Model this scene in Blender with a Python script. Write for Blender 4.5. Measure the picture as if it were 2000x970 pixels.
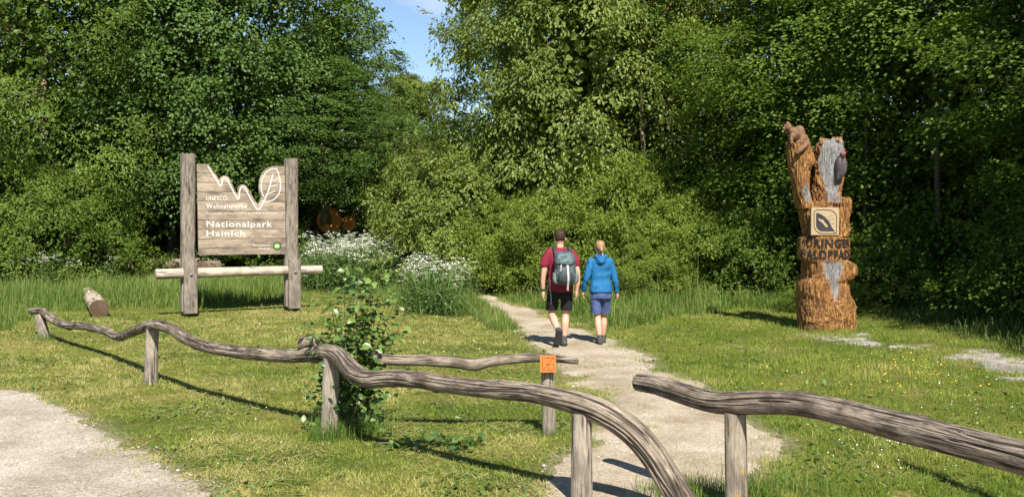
import bpy, bmesh, math
import numpy as np
from mathutils import Vector, Matrix

scene = bpy.context.scene
for o in list(bpy.data.objects):
    bpy.data.objects.remove(o, do_unlink=True)
COL = scene.collection

# ---------------------------------------------------------------- camera
FPX, HZ, EYE = 1944.0, 425.0, 2.0          # focal length in photo pixels, horizon row, eye height
cam = bpy.data.cameras.new('camera')
cam.lens = 35.0; cam.sensor_width = 36.0; cam.sensor_fit = 'HORIZONTAL'
cam.shift_y = -0.030
cam.clip_start = 0.1; cam.clip_end = 2000
cam_o = bpy.data.objects.new('camera', cam); COL.objects.link(cam_o)
cam_o.location = (0, 0, EYE); cam_o.rotation_euler = (math.radians(90), 0, 0)
scene.camera = cam_o

# ---------------------------------------------------------------- sky and sun
SUN_EL, SUN_AZ = math.radians(48), math.radians(166)      # azimuth clockwise from +Y: behind the camera, a little to its right
world = bpy.data.worlds.new('World'); scene.world = world; world.use_nodes = True
wn, wl = world.node_tree.nodes, world.node_tree.links
wn.clear()
wout = wn.new('ShaderNodeOutputWorld'); wbg = wn.new('ShaderNodeBackground')
sky = wn.new('ShaderNodeTexSky'); sky.sky_type = 'NISHITA'; sky.sun_disc = False
sky.sun_elevation = SUN_EL; sky.sun_rotation = SUN_AZ
sky.air_density = 1.0; sky.dust_density = 0.15; sky.ozone_density = 3.0; sky.altitude = 300
wtc = wn.new('ShaderNodeTexCoord'); wmap = wn.new('ShaderNodeMapping'); wmap.inputs['Scale'].default_value = (3.0, 3.0, 9.0)
wno = wn.new('ShaderNodeTexNoise'); wno.inputs['Scale'].default_value = 1.6; wno.inputs['Detail'].default_value = 6
wra = wn.new('ShaderNodeValToRGB'); wra.color_ramp.elements[0].position = 0.56; wra.color_ramp.elements[1].position = 0.78
wra.color_ramp.elements[1].color = (0.55, 0.55, 0.55, 1)
wmx = wn.new('ShaderNodeMix'); wmx.data_type = 'RGBA'; wmx.inputs[7].default_value = (7.5, 7.6, 8.2, 1)
wl.new(wtc.outputs['Generated'], wmap.inputs['Vector']); wl.new(wmap.outputs[0], wno.inputs['Vector'])
wl.new(wno.outputs['Fac'], wra.inputs['Fac']); wl.new(wra.outputs['Color'], wmx.inputs[0])
wl.new(sky.outputs['Color'], wmx.inputs[6]); wl.new(wmx.outputs[2], wbg.inputs['Color'])
wbg.inputs['Strength'].default_value = 0.075
wl.new(wbg.outputs[0], wout.inputs['Surface'])

sun = bpy.data.lights.new('sun', 'SUN'); sun.energy = 5.0; sun.angle = math.radians(0.55); sun.color = (1.0, 0.945, 0.86)
sun_o = bpy.data.objects.new('sun', sun); COL.objects.link(sun_o)
sdir = Vector((math.sin(SUN_AZ) * math.cos(SUN_EL), math.cos(SUN_AZ) * math.cos(SUN_EL), math.sin(SUN_EL)))
sun_o.rotation_euler = (-sdir).to_track_quat('-Z', 'Y').to_euler()
sun_o.location = (5, -10, 25)

vs = scene.view_settings
vs.view_transform = 'Standard'; vs.look = 'None'; vs.gamma = 1.0; vs.use_curve_mapping = False
vs.exposure = 1.0
scene.render.engine = 'CYCLES'
scene.cycles.max_bounces = 6; scene.cycles.diffuse_bounces = 3; scene.cycles.glossy_bounces = 2
scene.cycles.transmission_bounces = 3; scene.cycles.transparent_max_bounces = 4
scene.cycles.caustics_reflective = False; scene.cycles.caustics_refractive = False
scene.cycles.use_denoising = True
scene.cycles.use_adaptive_sampling = True; scene.cycles.adaptive_threshold = 0.025

# ---------------------------------------------------------------- helpers
def _hash(i, j, k, seed):
    n = (i * 374761393 + j * 668265263 + k * 1274126177 + seed * 974711) & 0xffffffff
    n = ((n ^ (n >> 13)) * 1274126177) & 0xffffffff
    n = ((n ^ (n >> 15)) * 2246822519) & 0xffffffff
    return ((n ^ (n >> 16)) & 0xffff) / 65535.0

def vnoise(p, seed=0):
    """value noise 0..1 at points p (N,3) or (N,2)"""
    p = np.asarray(p, float)
    if p.shape[1] == 2: p = np.column_stack([p, np.zeros(len(p))])
    f = np.floor(p); i = f.astype(np.int64); u = p - f; u = u * u * (3 - 2 * u)
    r = 0
    for a in (0, 1):
        for b in (0, 1):
            for c in (0, 1):
                w = (u[:, 0] if a else 1 - u[:, 0]) * (u[:, 1] if b else 1 - u[:, 1]) * (u[:, 2] if c else 1 - u[:, 2])
                r = r + w * _hash(i[:, 0] + a, i[:, 1] + b, i[:, 2] + c, seed)
    return r

def fbm(p, seed=0, oct=3):
    p = np.asarray(p, float); r = 0; a = 0.5; s = 0
    for o in range(oct):
        r = r + a * vnoise(p * (2 ** o), seed + o * 17); s += a; a *= 0.5
    return r / s

def norm(v):
    return v / np.maximum(np.linalg.norm(v, axis=-1, keepdims=True), 1e-9)

def new_mesh(name, verts, faces, attrs=None, smooth=False):
    """faces: one (M,k) array or a list of such arrays; attrs: {name: (domain, array)}"""
    if not isinstance(faces, (list, tuple)): faces = [faces]
    faces = [np.asarray(f, np.int32) for f in faces if len(f)]
    me = bpy.data.meshes.new(name)
    verts = np.asarray(verts, np.float32)
    me.vertices.add(len(verts)); me.vertices.foreach_set('co', verts.ravel())
    nl = sum(f.size for f in faces); npoly = sum(len(f) for f in faces)
    me.loops.add(nl); me.polygons.add(npoly)
    me.loops.foreach_set('vertex_index', np.concatenate([f.ravel() for f in faces]))
    sizes = np.concatenate([np.full(len(f), f.shape[1], np.int32) for f in faces])
    me.polygons.foreach_set('loop_start', np.concatenate([[0], np.cumsum(sizes)[:-1]]).astype(np.int32))
    me.update(calc_edges=True); me.validate(verbose=False)
    me.polygons.foreach_set('use_smooth', np.full(len(me.polygons), smooth))
    for k, (dom, arr) in (attrs or {}).items():
        arr = np.asarray(arr, np.float32)
        if arr.ndim == 2:
            a = me.attributes.new(k, 'FLOAT_VECTOR', dom); a.data.foreach_set('vector', arr.ravel())
        else:
            a = me.attributes.new(k, 'FLOAT', dom); a.data.foreach_set('value', arr)
    return me

def link(name, me, mat=None, parent=None, loc=None, rz=None):
    o = bpy.data.objects.new(name, me); COL.objects.link(o)
    if mat is not None and me is not None and not me.materials: me.materials.append(mat)
    if parent is not None: o.parent = parent
    if loc is not None: o.location = loc
    if rz is not None: o.rotation_euler = (0, 0, rz)
    return o

def tag(o, label=None, cat=None, group=None, kind=None):
    if label: o['label'] = label
    if cat: o['category'] = cat
    if group: o['group'] = group
    if kind: o['kind'] = kind
    return o

def empty(name, loc, rz=0.0, label=None, cat=None, group=None):
    o = bpy.data.objects.new(name, None); COL.objects.link(o)
    o.location = loc; o.rotation_euler = (0, 0, rz); o.empty_display_size = 0.2
    return tag(o, label, cat, group)

def copy_tree(o, parent=None):
    c = o.copy(); COL.objects.link(c); c.parent = parent
    for ch in o.children: copy_tree(ch, c)
    return c

class Acc:
    """collects pieces into one mesh"""
    def __init__(s): s.v = []; s.f = {}; s.n = 0; s.at = {}
    def add(s, v, faces, **at):
        v = np.asarray(v, float)
        if not isinstance(faces, (list, tuple)): faces = [faces]
        for f in faces:
            f = np.asarray(f, np.int64)
            if f.size: s.f.setdefault(f.shape[1], []).append(f + s.n)
        s.v.append(v); s.n += len(v)
        for k, a in at.items(): s.at.setdefault(k, []).append(np.broadcast_to(np.asarray(a, float), (len(v),) + np.shape(a)[1:]) if np.ndim(a) else np.full(len(v), float(a)))
        return s
    def mesh(s, name, smooth=False):
        return new_mesh(name, np.concatenate(s.v), [np.concatenate(s.f[k]) for k in sorted(s.f)],
                        {k: ('POINT', np.concatenate(a)) for k, a in s.at.items()}, smooth)

def catmull(P, n):
    P = np.asarray(P, float)
    if len(P) == 2:
        t = np.linspace(0, 1, n)[:, None]; return P[0] * (1 - t) + P[1] * t
    Q = np.vstack([2 * P[0] - P[1], P, 2 * P[-1] - P[-2]])
    d = np.concatenate([[0], np.cumsum(np.linalg.norm(np.diff(P[:, :3], axis=0), axis=1))])
    tt = np.interp(np.linspace(0, d[-1], n), d, np.arange(len(P)))
    i = np.minimum(tt.astype(int), len(P) - 2); u = (tt - i)[:, None]
    p0, p1, p2, p3 = Q[i], Q[i + 1], Q[i + 2], Q[i + 3]
    return 0.5 * (2 * p1 + (p2 - p0) * u + (2 * p0 - 5 * p1 + 4 * p2 - p3) * u * u + (3 * p1 - p0 - 3 * p2 + p3) * u ** 3)

def frames(C):
    T = norm(np.gradient(C, axis=0)); N = np.zeros_like(C)
    a = np.array([0, 0, 1.0]) if abs(T[0][2]) < 0.9 else np.array([1.0, 0, 0])
    n = a - T[0] * a.dot(T[0]); N[0] = n / np.linalg.norm(n)
    for i in range(1, len(C)):
        n = N[i - 1] - T[i] * N[i - 1].dot(T[i]); N[i] = n / np.linalg.norm(n)
    return T, N, np.cross(T, N)

def ring_faces(m, n):
    i = np.arange(m - 1)[:, None] * n; j = np.arange(n)[None]; k = (j + 1) % n
    return np.stack([i + j, i + k, i + n + k, i + n + j], -1).reshape(-1, 4)

def tube(C, R, n=8, cap=True):
    """plain tube; returns verts, [quads, tris]"""
    C = np.asarray(C, float); R = np.broadcast_to(np.asarray(R, float), (len(C),))
    T, N, B = frames(C); th = np.linspace(0, 2 * np.pi, n, endpoint=False)
    V = C[:, None] + R[:, None, None] * (np.cos(th)[None, :, None] * N[:, None] + np.sin(th)[None, :, None] * B[:, None])
    V = V.reshape(-1, 3); fs = [ring_faces(len(C), n)]
    if cap:
        a = len(V); V = np.vstack([V, C[0], C[-1]]); j = np.arange(n); k = (j + 1) % n; e = (len(C) - 1) * n
        fs.append(np.vstack([np.stack([np.full(n, a), k, j], 1), np.stack([np.full(n, a + 1), e + j, e + k], 1)]))
    return V, fs

def log_mesh(name, pts, radii, seed=0, nring=22, step=0.05, rough=0.06, crack=0.05, knobs=(), knots=0.0, splits=0.0):
    """a weathered log: swept, lumpy, with cracks running along it and closed ends. knobs: (metres along, angle, size)"""
    P = np.column_stack([np.asarray(pts, float), np.asarray(radii, float)])
    L = np.linalg.norm(np.diff(P[:, :3], axis=0), axis=1).sum()
    m = max(4, int(L / step)); Q = catmull(P, m); C, R = Q[:, :3], Q[:, 3]
    T, N, B = frames(C); th = np.linspace(0, 2 * np.pi, nring, endpoint=False)
    s = np.concatenate([[0], np.cumsum(np.linalg.norm(np.diff(C, axis=0), axis=1))])
    TH, S = np.meshgrid(th, s); ct, st = np.cos(TH), np.sin(TH)
    g = np.stack([ct * R[:, None], st * R[:, None], S], -1)
    q = g.reshape(-1, 3)
    low = fbm(np.column_stack([ct.ravel() * 1.2, st.ravel() * 1.2, S.ravel() * 2.2]) + seed * 3.1, seed, 2) - 0.5
    fine = fbm(np.column_stack([ct.ravel() * 4, st.ravel() * 4, S.ravel() * 1.6]) + seed, seed + 5, 3) - 0.5
    cr = vnoise(np.column_stack([ct.ravel() * 3.2, st.ravel() * 3.2, S.ravel() * 0.7]) + seed * 7.7, seed + 9)
    gate = np.clip((vnoise(np.column_stack([ct.ravel() * 1.5, st.ravel() * 1.5, S.ravel() * 1.3]) + seed * 2.2, seed + 31) - .35) * 4, 0, 1)
    groove = np.exp(-((cr - 0.5) / 0.03) ** 2) * gate
    k = 1 + rough * 2.2 * low + rough * 1.1 * fine - crack * groove
    rk = np.random.default_rng(seed + 400)
    auto = [(rk.uniform(0.1, L), rk.uniform(0, 6.28), rk.uniform(.06, .16)) for _ in range(int(L * knots))]
    kn = np.zeros(len(k)); 
    for (ks, ka, kz) in auto:                              # knots: a swelling with a dark eye
        dth = np.angle(np.exp(1j * (TH.ravel() - ka))); e2 = ((S.ravel() - ks) / 0.06) ** 2 + (dth / 0.45) ** 2
        k = k + kz * np.exp(-e2); kn = np.maximum(kn, np.exp(-e2 * 6) * .8)
    groove = np.maximum(groove, kn)
    for _ in range(int(L * splits)):                       # drying splits: long narrow open cracks
        s0_, l0, a0_ = rk.uniform(-.2, L), rk.uniform(.25, 1.3), rk.uniform(0, 6.28); u = (S.ravel() - s0_) / l0
        ang = a0_ + .35 * (vnoise(np.column_stack([S.ravel() * 2.3 + a0_ * 9, S.ravel() * 0 + seed]), seed) - .5) + .06 * (vnoise(np.column_stack([S.ravel() * 14, S.ravel() * 0 + a0_]), seed) - .5)
        dth = np.angle(np.exp(1j * (TH.ravel() - ang))); wd = rk.uniform(.004, .0085) / max(R.mean(), .03) * np.sqrt(np.clip(u * (1 - u) * 4, 1e-4, 1))
        mk = np.where((u > 0) & (u < 1), np.exp(-(dth / np.maximum(wd, 1e-3)) ** 2), 0); groove = np.maximum(groove, mk); k = k - .11 * mk
    for (ks, ka, kz) in knobs:
        dth = np.angle(np.exp(1j * (TH.ravel() - ka)))
        k = k + kz * np.exp(-((S.ravel() - ks) / 0.055) ** 2 - (dth / 0.5) ** 2)
    rr = (R[:, None] * k.reshape(m, nring))
    V = C[:, None] + rr[..., None] * (ct[..., None] * N[:, None] + st[..., None] * B[:, None])
    a = Acc(); a.add(V.reshape(-1, 3), ring_faces(m, nring), grain=q, cap=np.zeros(m * nring), deep=groove)
    for e, sg in ((0, -1), (m - 1, 1)):
        rim = V[e]; c = rim.mean(0) + T[e] * sg * 0.012
        mid = c + (rim - c) * 0.55 + T[e] * sg * 0.0
        vv = np.vstack([rim, mid, c]); n = nring; j = np.arange(n); kk = (j + 1) % n
        a.add(vv, [np.stack([j, kk, n + kk, n + j], 1), np.stack([np.full(n, 2 * n), n + j, n + kk], 1)],
              grain=np.vstack([g[e], g[e] * [.55, .55, 1], [[0, 0, s[e]]]]), cap=np.ones(2 * n + 1), deep=np.zeros(2 * n + 1))
    return a.mesh(name, smooth=True)

def boxm(x0, x1, y0, y1, z0, z1):
    v = np.array([[x, y, z] for x in (x0, x1) for y in (y0, y1) for z in (z0, z1)], float)
    f = np.array([[0, 1, 3, 2], [4, 6, 7, 5], [0, 4, 5, 1], [2, 3, 7, 6], [0, 2, 6, 4], [1, 5, 7, 3]])
    return v, f

def bm_mesh(name, bm, smooth=False):
    me = bpy.data.meshes.new(name); bmesh.ops.recalc_face_normals(bm, faces=bm.faces[:]); bm.to_mesh(me); bm.free()
    if smooth: me.polygons.foreach_set('use_smooth', np.ones(len(me.polygons), bool))
    return me

def flat_fill(bm, poly, y):
    from mathutils.geometry import tessellate_polygon
    vs_ = [bm.verts.new((u, y, z)) for u, z in poly]
    for t in tessellate_polygon([[Vector((u, z, 0)) for u, z in poly]]):
        try: bm.faces.new([vs_[i] for i in t])
        except ValueError: pass

def poly_solid(name, poly, y0, y1, bevel=0.0):
    """extrude an outline (u,z) between depths y0 (front) and y1"""
    bm = bmesh.new()
    flat_fill(bm, poly, y0)
    r = bmesh.ops.extrude_face_region(bm, geom=bm.faces[:])
    for e in r['geom']:
        if isinstance(e, bmesh.types.BMVert): e.co.y = y1
    return bm_mesh(name, bm)

def strip_solid(name, line, width, y0, y1, closed=False):
    """flat ribbon of given width following a (u,z) line, with thickness"""
    L = np.asarray(line, float); T = norm(np.gradient(L, axis=0))
    Nn = np.column_stack([-T[:, 1], T[:, 0]]); w = np.broadcast_to(np.asarray(width, float), (len(L),))[:, None] / 2
    A, B = L + Nn * w, L - Nn * w; n = len(L)
    V = np.vstack([np.column_stack([q[:, 0], np.full(n, y), q[:, 1]]) for q in (A, B) for y in (y0, y1)])
    i = np.arange(n - 1)
    F = np.vstack([np.stack([a + i, a + i + 1, b + i + 1, b + i], 1) for a, b in ((0, 2 * n), (n, 3 * n), (0, n), (2 * n, 3 * n))] +
                  [np.array([[0, n, 3 * n, 2 * n]]), np.array([[n - 1, 2 * n - 1, 4 * n - 1, 3 * n - 1]])])
    me = new_mesh(name, V, F); bm = bmesh.new(); bm.from_mesh(me); bmesh.ops.recalc_face_normals(bm, faces=bm.faces[:]); bm.to_mesh(me); bm.free()
    return me

def text_mesh(name, body, size, bold=0.0, extrude=0.002, align='LEFT', spacing=1.0, sx=1.0):
    """lettering standing in the XZ plane, facing -Y"""
    cu = bpy.data.curves.new('lettering_curve', 'FONT'); cu.body = body; cu.size = size; cu.offset = bold
    cu.extrude = extrude; cu.align_x = align; cu.space_character = spacing; cu.resolution_u = 3
    o = bpy.data.objects.new('lettering_curve', cu); COL.objects.link(o)
    dg = bpy.context.evaluated_depsgraph_get(); me = bpy.data.meshes.new_from_object(o.evaluated_get(dg))
    bpy.data.objects.remove(o, do_unlink=True); bpy.data.curves.remove(cu)
    me.name = name; me.transform(Matrix.Rotation(math.radians(90), 4, 'X') @ Matrix.Diagonal((sx, 1, 1, 1)))
    me.materials.clear()
    return me

def remeshed(name, acc, voxel, smooth=4, post=None):
    """fuse overlapping closed pieces into one continuous surface"""
    me = acc.mesh(name + '_raw')
    o = bpy.data.objects.new('fuse', me); COL.objects.link(o)
    r = o.modifiers.new('r', 'REMESH'); r.mode = 'VOXEL'; r.voxel_size = voxel
    s = o.modifiers.new('s', 'SMOOTH'); s.factor = 0.5; s.iterations = smooth
    dg = bpy.context.evaluated_depsgraph_get(); out = bpy.data.meshes.new_from_object(o.evaluated_get(dg))
    bpy.data.objects.remove(o, do_unlink=True); bpy.data.meshes.remove(me)
    out.name = name; out.polygons.foreach_set('use_smooth', np.ones(len(out.polygons), bool))
    return out

def wrinkle(me, amp, sc, seed, stretch=(1, 1, 1)):
    """cloth folds: push the surface in and out along its normals"""
    n = len(me.vertices); co = np.empty(n * 3, np.float32); no = np.empty(n * 3, np.float32)
    me.vertices.foreach_get('co', co); me.vertex_normals.foreach_get('vector', no); co, no = co.reshape(-1, 3), no.reshape(-1, 3)
    q = co * np.array(stretch) * sc + seed; w = np.column_stack([q[:, 2], q[:, 0], q[:, 1]])
    h = 1 - np.abs(2 * fbm(q + 0.9 * (vnoise(w * .6, seed + 4) - .5)[:, None], seed, 2) - 1)
    co = co + no * ((h - .6) * 2 * amp)[:, None]; me.vertices.foreach_set('co', co.astype(np.float32).ravel()); me.update(); return me
def cut_below(me, z):
    bm = bmesh.new(); bm.from_mesh(me); bmesh.ops.bisect_plane(bm, geom=bm.verts[:] + bm.edges[:] + bm.faces[:], plane_co=(0, 0, z), plane_no=(0, 0, -1), clear_outer=True); bm.to_mesh(me); bm.free(); return me

# ---------------------------------------------------------------- terrain and photo-to-ground mapping
def terr(x, d):
    x = np.atleast_1d(np.asarray(x, float)); d = np.atleast_1d(np.asarray(d, float))
    t = d - 20.0
    z = 0.042 * np.where(t > 0, t * t / (t + 3.0), 0)
    z = np.minimum(z, 1.6 + 0 * z)
    z = z + 0.05 * (vnoise(np.column_stack([x / 3.1, d / 3.1]), 3) - 0.5) + 0.10 * (vnoise(np.column_stack([x / 9, d / 9]), 4) - 0.5)
    return z
def tz(x, d): return float(terr(x, d)[0])
def px2w(px, py):
    """where the line of sight through a photo pixel meets the ground"""
    k = (py - HZ) / FPX; d = EYE / k
    for _ in range(30):
        d = 0.5 * d + 0.5 * (EYE - tz((px - 1000) * d / FPX, d)) / k
    return np.array([(px - 1000) * d / FPX, d])
def gpoint(px, py):
    x, d = px2w(px, py); return Vector((x, d, tz(x, d)))
def poly_w(pp): return np.array([px2w(*p) for p in pp])

def sdpoly(P, poly):
    """signed distance to a closed polygon, negative inside"""
    P = np.asarray(P, float); n = len(poly); dmin = np.full(len(P), 1e18); ins = np.zeros(len(P), bool)
    for i in range(n):
        a, b = poly[i], poly[(i + 1) % n]; e = b - a; w = P - a
        t = np.clip((w @ e) / max(e @ e, 1e-12), 0, 1)
        dmin = np.minimum(dmin, ((w - t[:, None] * e) ** 2).sum(1))
        c = (a[1] > P[:, 1]) != (b[1] > P[:, 1])
        if abs(e[1]) > 1e-12:
            ins ^= c & (P[:, 0] < e[0] * (P[:, 1] - a[1]) / e[1] + a[0])
    return np.where(ins, -1, 1) * np.sqrt(dmin)

# ---------------------------------------------------------------- materials
def mat_new(name):
    m = bpy.data.materials.new(name); m.use_nodes = True; m.node_tree.nodes.clear()
    n, l = m.node_tree.nodes, m.node_tree.links
    out = n.new('ShaderNodeOutputMaterial'); return m, n, l, out

def nd(n, t, **kw):
    x = n.new(t)
    for k, v in kw.items():
        if k.startswith('_'): setattr(x, k[1:], v)
        else: x.inputs[k.replace('__', ' ')].default_value = v
    return x

def ramp(n, stops, interp='LINEAR'):
    r = n.new('ShaderNodeValToRGB'); r.color_ramp.interpolation = interp; e = r.color_ramp.elements
    while len(e) < len(stops): e.new(0.5)
    for i, (p, c) in enumerate(stops):
        e[i].position = p; e[i].color = (c if len(c) == 4 else tuple(c) + (1,))
    return r

def mix(n, l, fac, a, b, mode='MIX'):
    x = n.new('ShaderNodeMix'); x.data_type = 'RGBA'; x.blend_type = mode
    for s, v in ((0, fac), (6, a), (7, b)):
        if hasattr(v, 'is_output'): l.new(v, x.inputs[s])
        else: x.inputs[s].default_value = v if s == 0 else (v if len(v) == 4 else tuple(v) + (1,))
    return x.outputs[2]

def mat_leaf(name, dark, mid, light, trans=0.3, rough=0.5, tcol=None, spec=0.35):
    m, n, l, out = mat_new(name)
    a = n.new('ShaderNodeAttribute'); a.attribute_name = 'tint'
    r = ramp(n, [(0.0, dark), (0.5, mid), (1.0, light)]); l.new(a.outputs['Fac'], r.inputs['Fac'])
    p = nd(n, 'ShaderNodeBsdfPrincipled', Roughness=rough); p.inputs['Specular IOR Level'].default_value = spec
    l.new(r.outputs['Color'], p.inputs['Base Color'])
    t = n.new('ShaderNodeBsdfTranslucent'); c = mix(n, l, 0.75, r.outputs['Color'], tcol or (light[0] * 1.3, light[1] * 1.25, light[2] * 0.5))
    l.new(c, t.inputs['Color'])
    s = n.new('ShaderNodeMixShader'); s.inputs[0].default_value = trans
    l.new(p.outputs[0], s.inputs[1]); l.new(t.outputs[0], s.inputs[2]); l.new(s.outputs[0], out.inputs['Surface'])
    return m

def mat_wood(name, dark, mid, light, crackcol=(0.022, 0.017, 0.013), scale=1.0, bump=0.6, rough=0.8, endcol=None, stain=0.35, lichen=None, crack=1.0, attr='grain', cw=.013, sharp=.20):
    """weathered round timber; grain runs along attribute 'grain'.z"""
    m, n, l, out = mat_new(name)
    a = n.new('ShaderNodeAttribute'); a.attribute_name = attr
    def noise(sx, sz_, sc, det, ro=.6, dist=0.0):
        mp = n.new('ShaderNodeMapping'); mp.inputs['Scale'].default_value = (sx * scale, sx * scale, sz_ * scale); l.new(a.outputs['Vector'], mp.inputs['Vector'])
        f = nd(n, 'ShaderNodeTexNoise', Scale=sc, Detail=det, Roughness=ro, Distortion=dist); l.new(mp.outputs[0], f.inputs['Vector']); return f.outputs['Fac']
    f = noise(95, 7.0, 1.0, 8.0, .75)                       # fibres
    c = noise(52, 1.3, 1.0, 2.0, .5, .25)                   # drying cracks: thin level lines of a stretched noise
    cr = ramp(n, [(0.5 - cw * 1.9, (0, 0, 0)), (0.5 - cw, (1, 1, 1)), (0.5 + cw, (1, 1, 1)), (0.5 + cw * 1.9, (0, 0, 0))]); l.new(c, cr.inputs['Fac'])
    big = noise(7, 3.2, 1.0, 5.0, .65)
    r = ramp(n, [(0.5 - sharp, dark), (0.50, mid), (0.5 + sharp, light)]); l.new(f, r.inputs['Fac'])
    br = ramp(n, [(0.38, (1 - stain, 1 - stain * 1.04, 1 - stain * 1.08)), (0.50, (1.0, .98, .96)), (0.62, (1.22, 1.2, 1.16))]); l.new(big, br.inputs['Fac'])
    col = mix(n, l, 1.0, r.outputs['Color'], br.outputs['Color'], 'MULTIPLY')
    msk = n.new('ShaderNodeMath'); msk.operation = 'MULTIPLY'; l.new(cr.outputs['Color'], msk.inputs[0])
    pr = ramp(n, [(0.44, (0, 0, 0)), (0.56, (crack,) * 3)]); l.new(noise(5, 1.3, 1.0, 2.0), pr.inputs['Fac']); l.new(pr.outputs['Color'], msk.inputs[1])
    dpa = n.new('ShaderNodeAttribute'); dpa.attribute_name = 'deep'
    mx = n.new('ShaderNodeMath'); mx.operation = 'MAXIMUM'; l.new(msk.outputs[0], mx.inputs[0]); l.new(dpa.outputs['Fac'], mx.inputs[1])
    col = mix(n, l, mx.outputs[0], col, crackcol)
    if lichen:
        lr = ramp(n, [(0.58, (0, 0, 0)), (0.66, (.8, .8, .8))]); l.new(noise(16, 7, 1.0, 5.0, .7), lr.inputs['Fac'])
        col = mix(n, l, lr.outputs['Color'], col, lichen)
    if endcol:
        ca = n.new('ShaderNodeAttribute'); ca.attribute_name = 'cap'
        wv = nd(n, 'ShaderNodeTexNoise', Scale=60.0, Detail=3.0); l.new(a.outputs['Vector'], wv.inputs['Vector'])
        er = ramp(n, [(0.3, tuple(x * 0.55 for x in endcol)), (0.7, endcol)]); l.new(wv.outputs['Fac'], er.inputs['Fac'])
        col = mix(n, l, ca.outputs['Fac'], col, er.outputs['Color'])
    p = nd(n, 'ShaderNodeBsdfPrincipled', Roughness=rough); p.inputs['Specular IOR Level'].default_value = 0.25
    l.new(col, p.inputs['Base Color'])
    h = n.new('ShaderNodeMath'); h.operation = 'SUBTRACT'; l.new(f, h.inputs[0]); l.new(mx.outputs[0], h.inputs[1])
    b = nd(n, 'ShaderNodeBump', Strength=bump, Distance=0.010); l.new(h.outputs[0], b.inputs['Height']); l.new(b.outputs[0], p.inputs['Normal'])
    l.new(p.outputs[0], out.inputs['Surface'])
    return m

def mat_plain(name, col, rough=0.7, var=0.15, scale=40.0, bump=0.0, metal=0.0, spec=0.3, sss=0.0, stretch=None):
    m, n, l, out = mat_new(name)
    tc = n.new('ShaderNodeTexCoord'); f = nd(n, 'ShaderNodeTexNoise', Scale=scale, Detail=4.0)
    if stretch:
        mp = n.new('ShaderNodeMapping'); mp.inputs['Scale'].default_value = stretch
        l.new(tc.outputs['Object'], mp.inputs['Vector']); l.new(mp.outputs[0], f.inputs['Vector'])
    else: l.new(tc.outputs['Object'], f.inputs['Vector'])
    r = ramp(n, [(0.3, tuple(c * (1 - var) for c in col)), (0.7, tuple(min(1, c * (1 + var)) for c in col))]); l.new(f.outputs['Fac'], r.inputs['Fac'])
    p = nd(n, 'ShaderNodeBsdfPrincipled', Roughness=rough, Metallic=metal); p.inputs['Specular IOR Level'].default_value = spec
    if sss: p.inputs['Subsurface Weight'].default_value = sss; p.inputs['Subsurface Radius'].default_value = (0.02, 0.008, 0.004)
    l.new(r.outputs['Color'], p.inputs['Base Color'])
    if bump:
        b = nd(n, 'ShaderNodeBump', Strength=bump, Distance=0.01); l.new(f.outputs['Fac'], b.inputs['Height']); l.new(b.outputs[0], p.inputs['Normal'])
    l.new(p.outputs[0], out.inputs['Surface'])
    return m

# ================================================================ THE GROUND
PATH = poly_w([(928, 573), (952, 576), (1010, 597), (1065, 620), (1120, 640), (1185, 663), (1250, 690), (1290, 718), (1362, 743), (1405, 780),
               (1462, 818), (1503, 858), (1492, 900), (1440, 935), (1415, 975)])
PATH = np.vstack([PATH, [[1.75, 6.0], [2.6, 4.6], [-0.6, 4.6], [0.15, 6.0]], poly_w([(1050, 985), (1085, 935), (1130, 893), (1178, 850), (1185, 805), (1160, 770),
               (1118, 735), (1082, 700), (1048, 668), (1010, 636), (968, 606), (935, 586)])])
ROAD = np.vstack([poly_w([(-420, 742), (0, 762), (75, 776), (140, 806), (235, 848), (290, 882), (340, 922), (400, 950), (455, 972)]),
                  [[-0.9, 5.9], [3.4, 5.0], [9.0, 3.2], [16.0, 0.5], [16.0, -8.0], [-30.0, -8.0], [-30.0, 11.0]]])
GRAVEL = poly_w([(1590, 652), (1660, 655), (1750, 668), (1850, 680), (1950, 690), (2060, 700), (2300, 745), (2300, 860), (2100, 775), (1990, 748),
                 (1900, 708), (1780, 682), (1680, 676), (1600, 664)])
TRAIL = poly_w([(700, 520), (738, 508), (752, 497), (800, 497), (812, 508), (835, 535), (790, 545), (720, 540)])

def edge_noise(P, amp, sc, seed):
    return amp * (fbm(np.asarray(P) / sc, seed, 4) - 0.5) * 2 + amp * .5 * (vnoise(np.asarray(P) / (sc * .22), seed + 50) - .5)
def sd_path(P): return sdpoly(P, PATH) + edge_noise(P, 0.28, 0.55, 21)
def sd_road(P): return sdpoly(P, ROAD) + edge_noise(P, 0.35, 0.7, 22)
def sd_gravel(P): return sdpoly(P, GRAVEL) + edge_noise(P, 1.0, 0.5, 23) + 0.26
def sd_trail(P): return sdpoly(P, TRAIL) + edge_noise(P, 0.3, 0.8, 24)

class Field:
    """a distance field sampled once on a fine grid and read back by interpolation"""
    X0, D0, ST = -24.0, 3.0, 0.08
    def __init__(s, fn):
        s.nx, s.nd = int(48 / s.ST), int(38 / s.ST); X, D = np.meshgrid(s.X0 + np.arange(s.nx) * s.ST, s.D0 + np.arange(s.nd) * s.ST)
        s.g = fn(np.column_stack([X.ravel(), D.ravel()])).reshape(s.nd, s.nx)
    def __call__(s, P):
        u = np.clip((P[:, 0] - s.X0) / s.ST, 0, s.nx - 1.001); v = np.clip((P[:, 1] - s.D0) / s.ST, 0, s.nd - 1.001); i, j = u.astype(int), v.astype(int); a, b = u - i, v - j
        return (s.g[j, i] * (1 - a) + s.g[j, i + 1] * a) * (1 - b) + (s.g[j + 1, i] * (1 - a) + s.g[j + 1, i + 1] * a) * b

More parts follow.
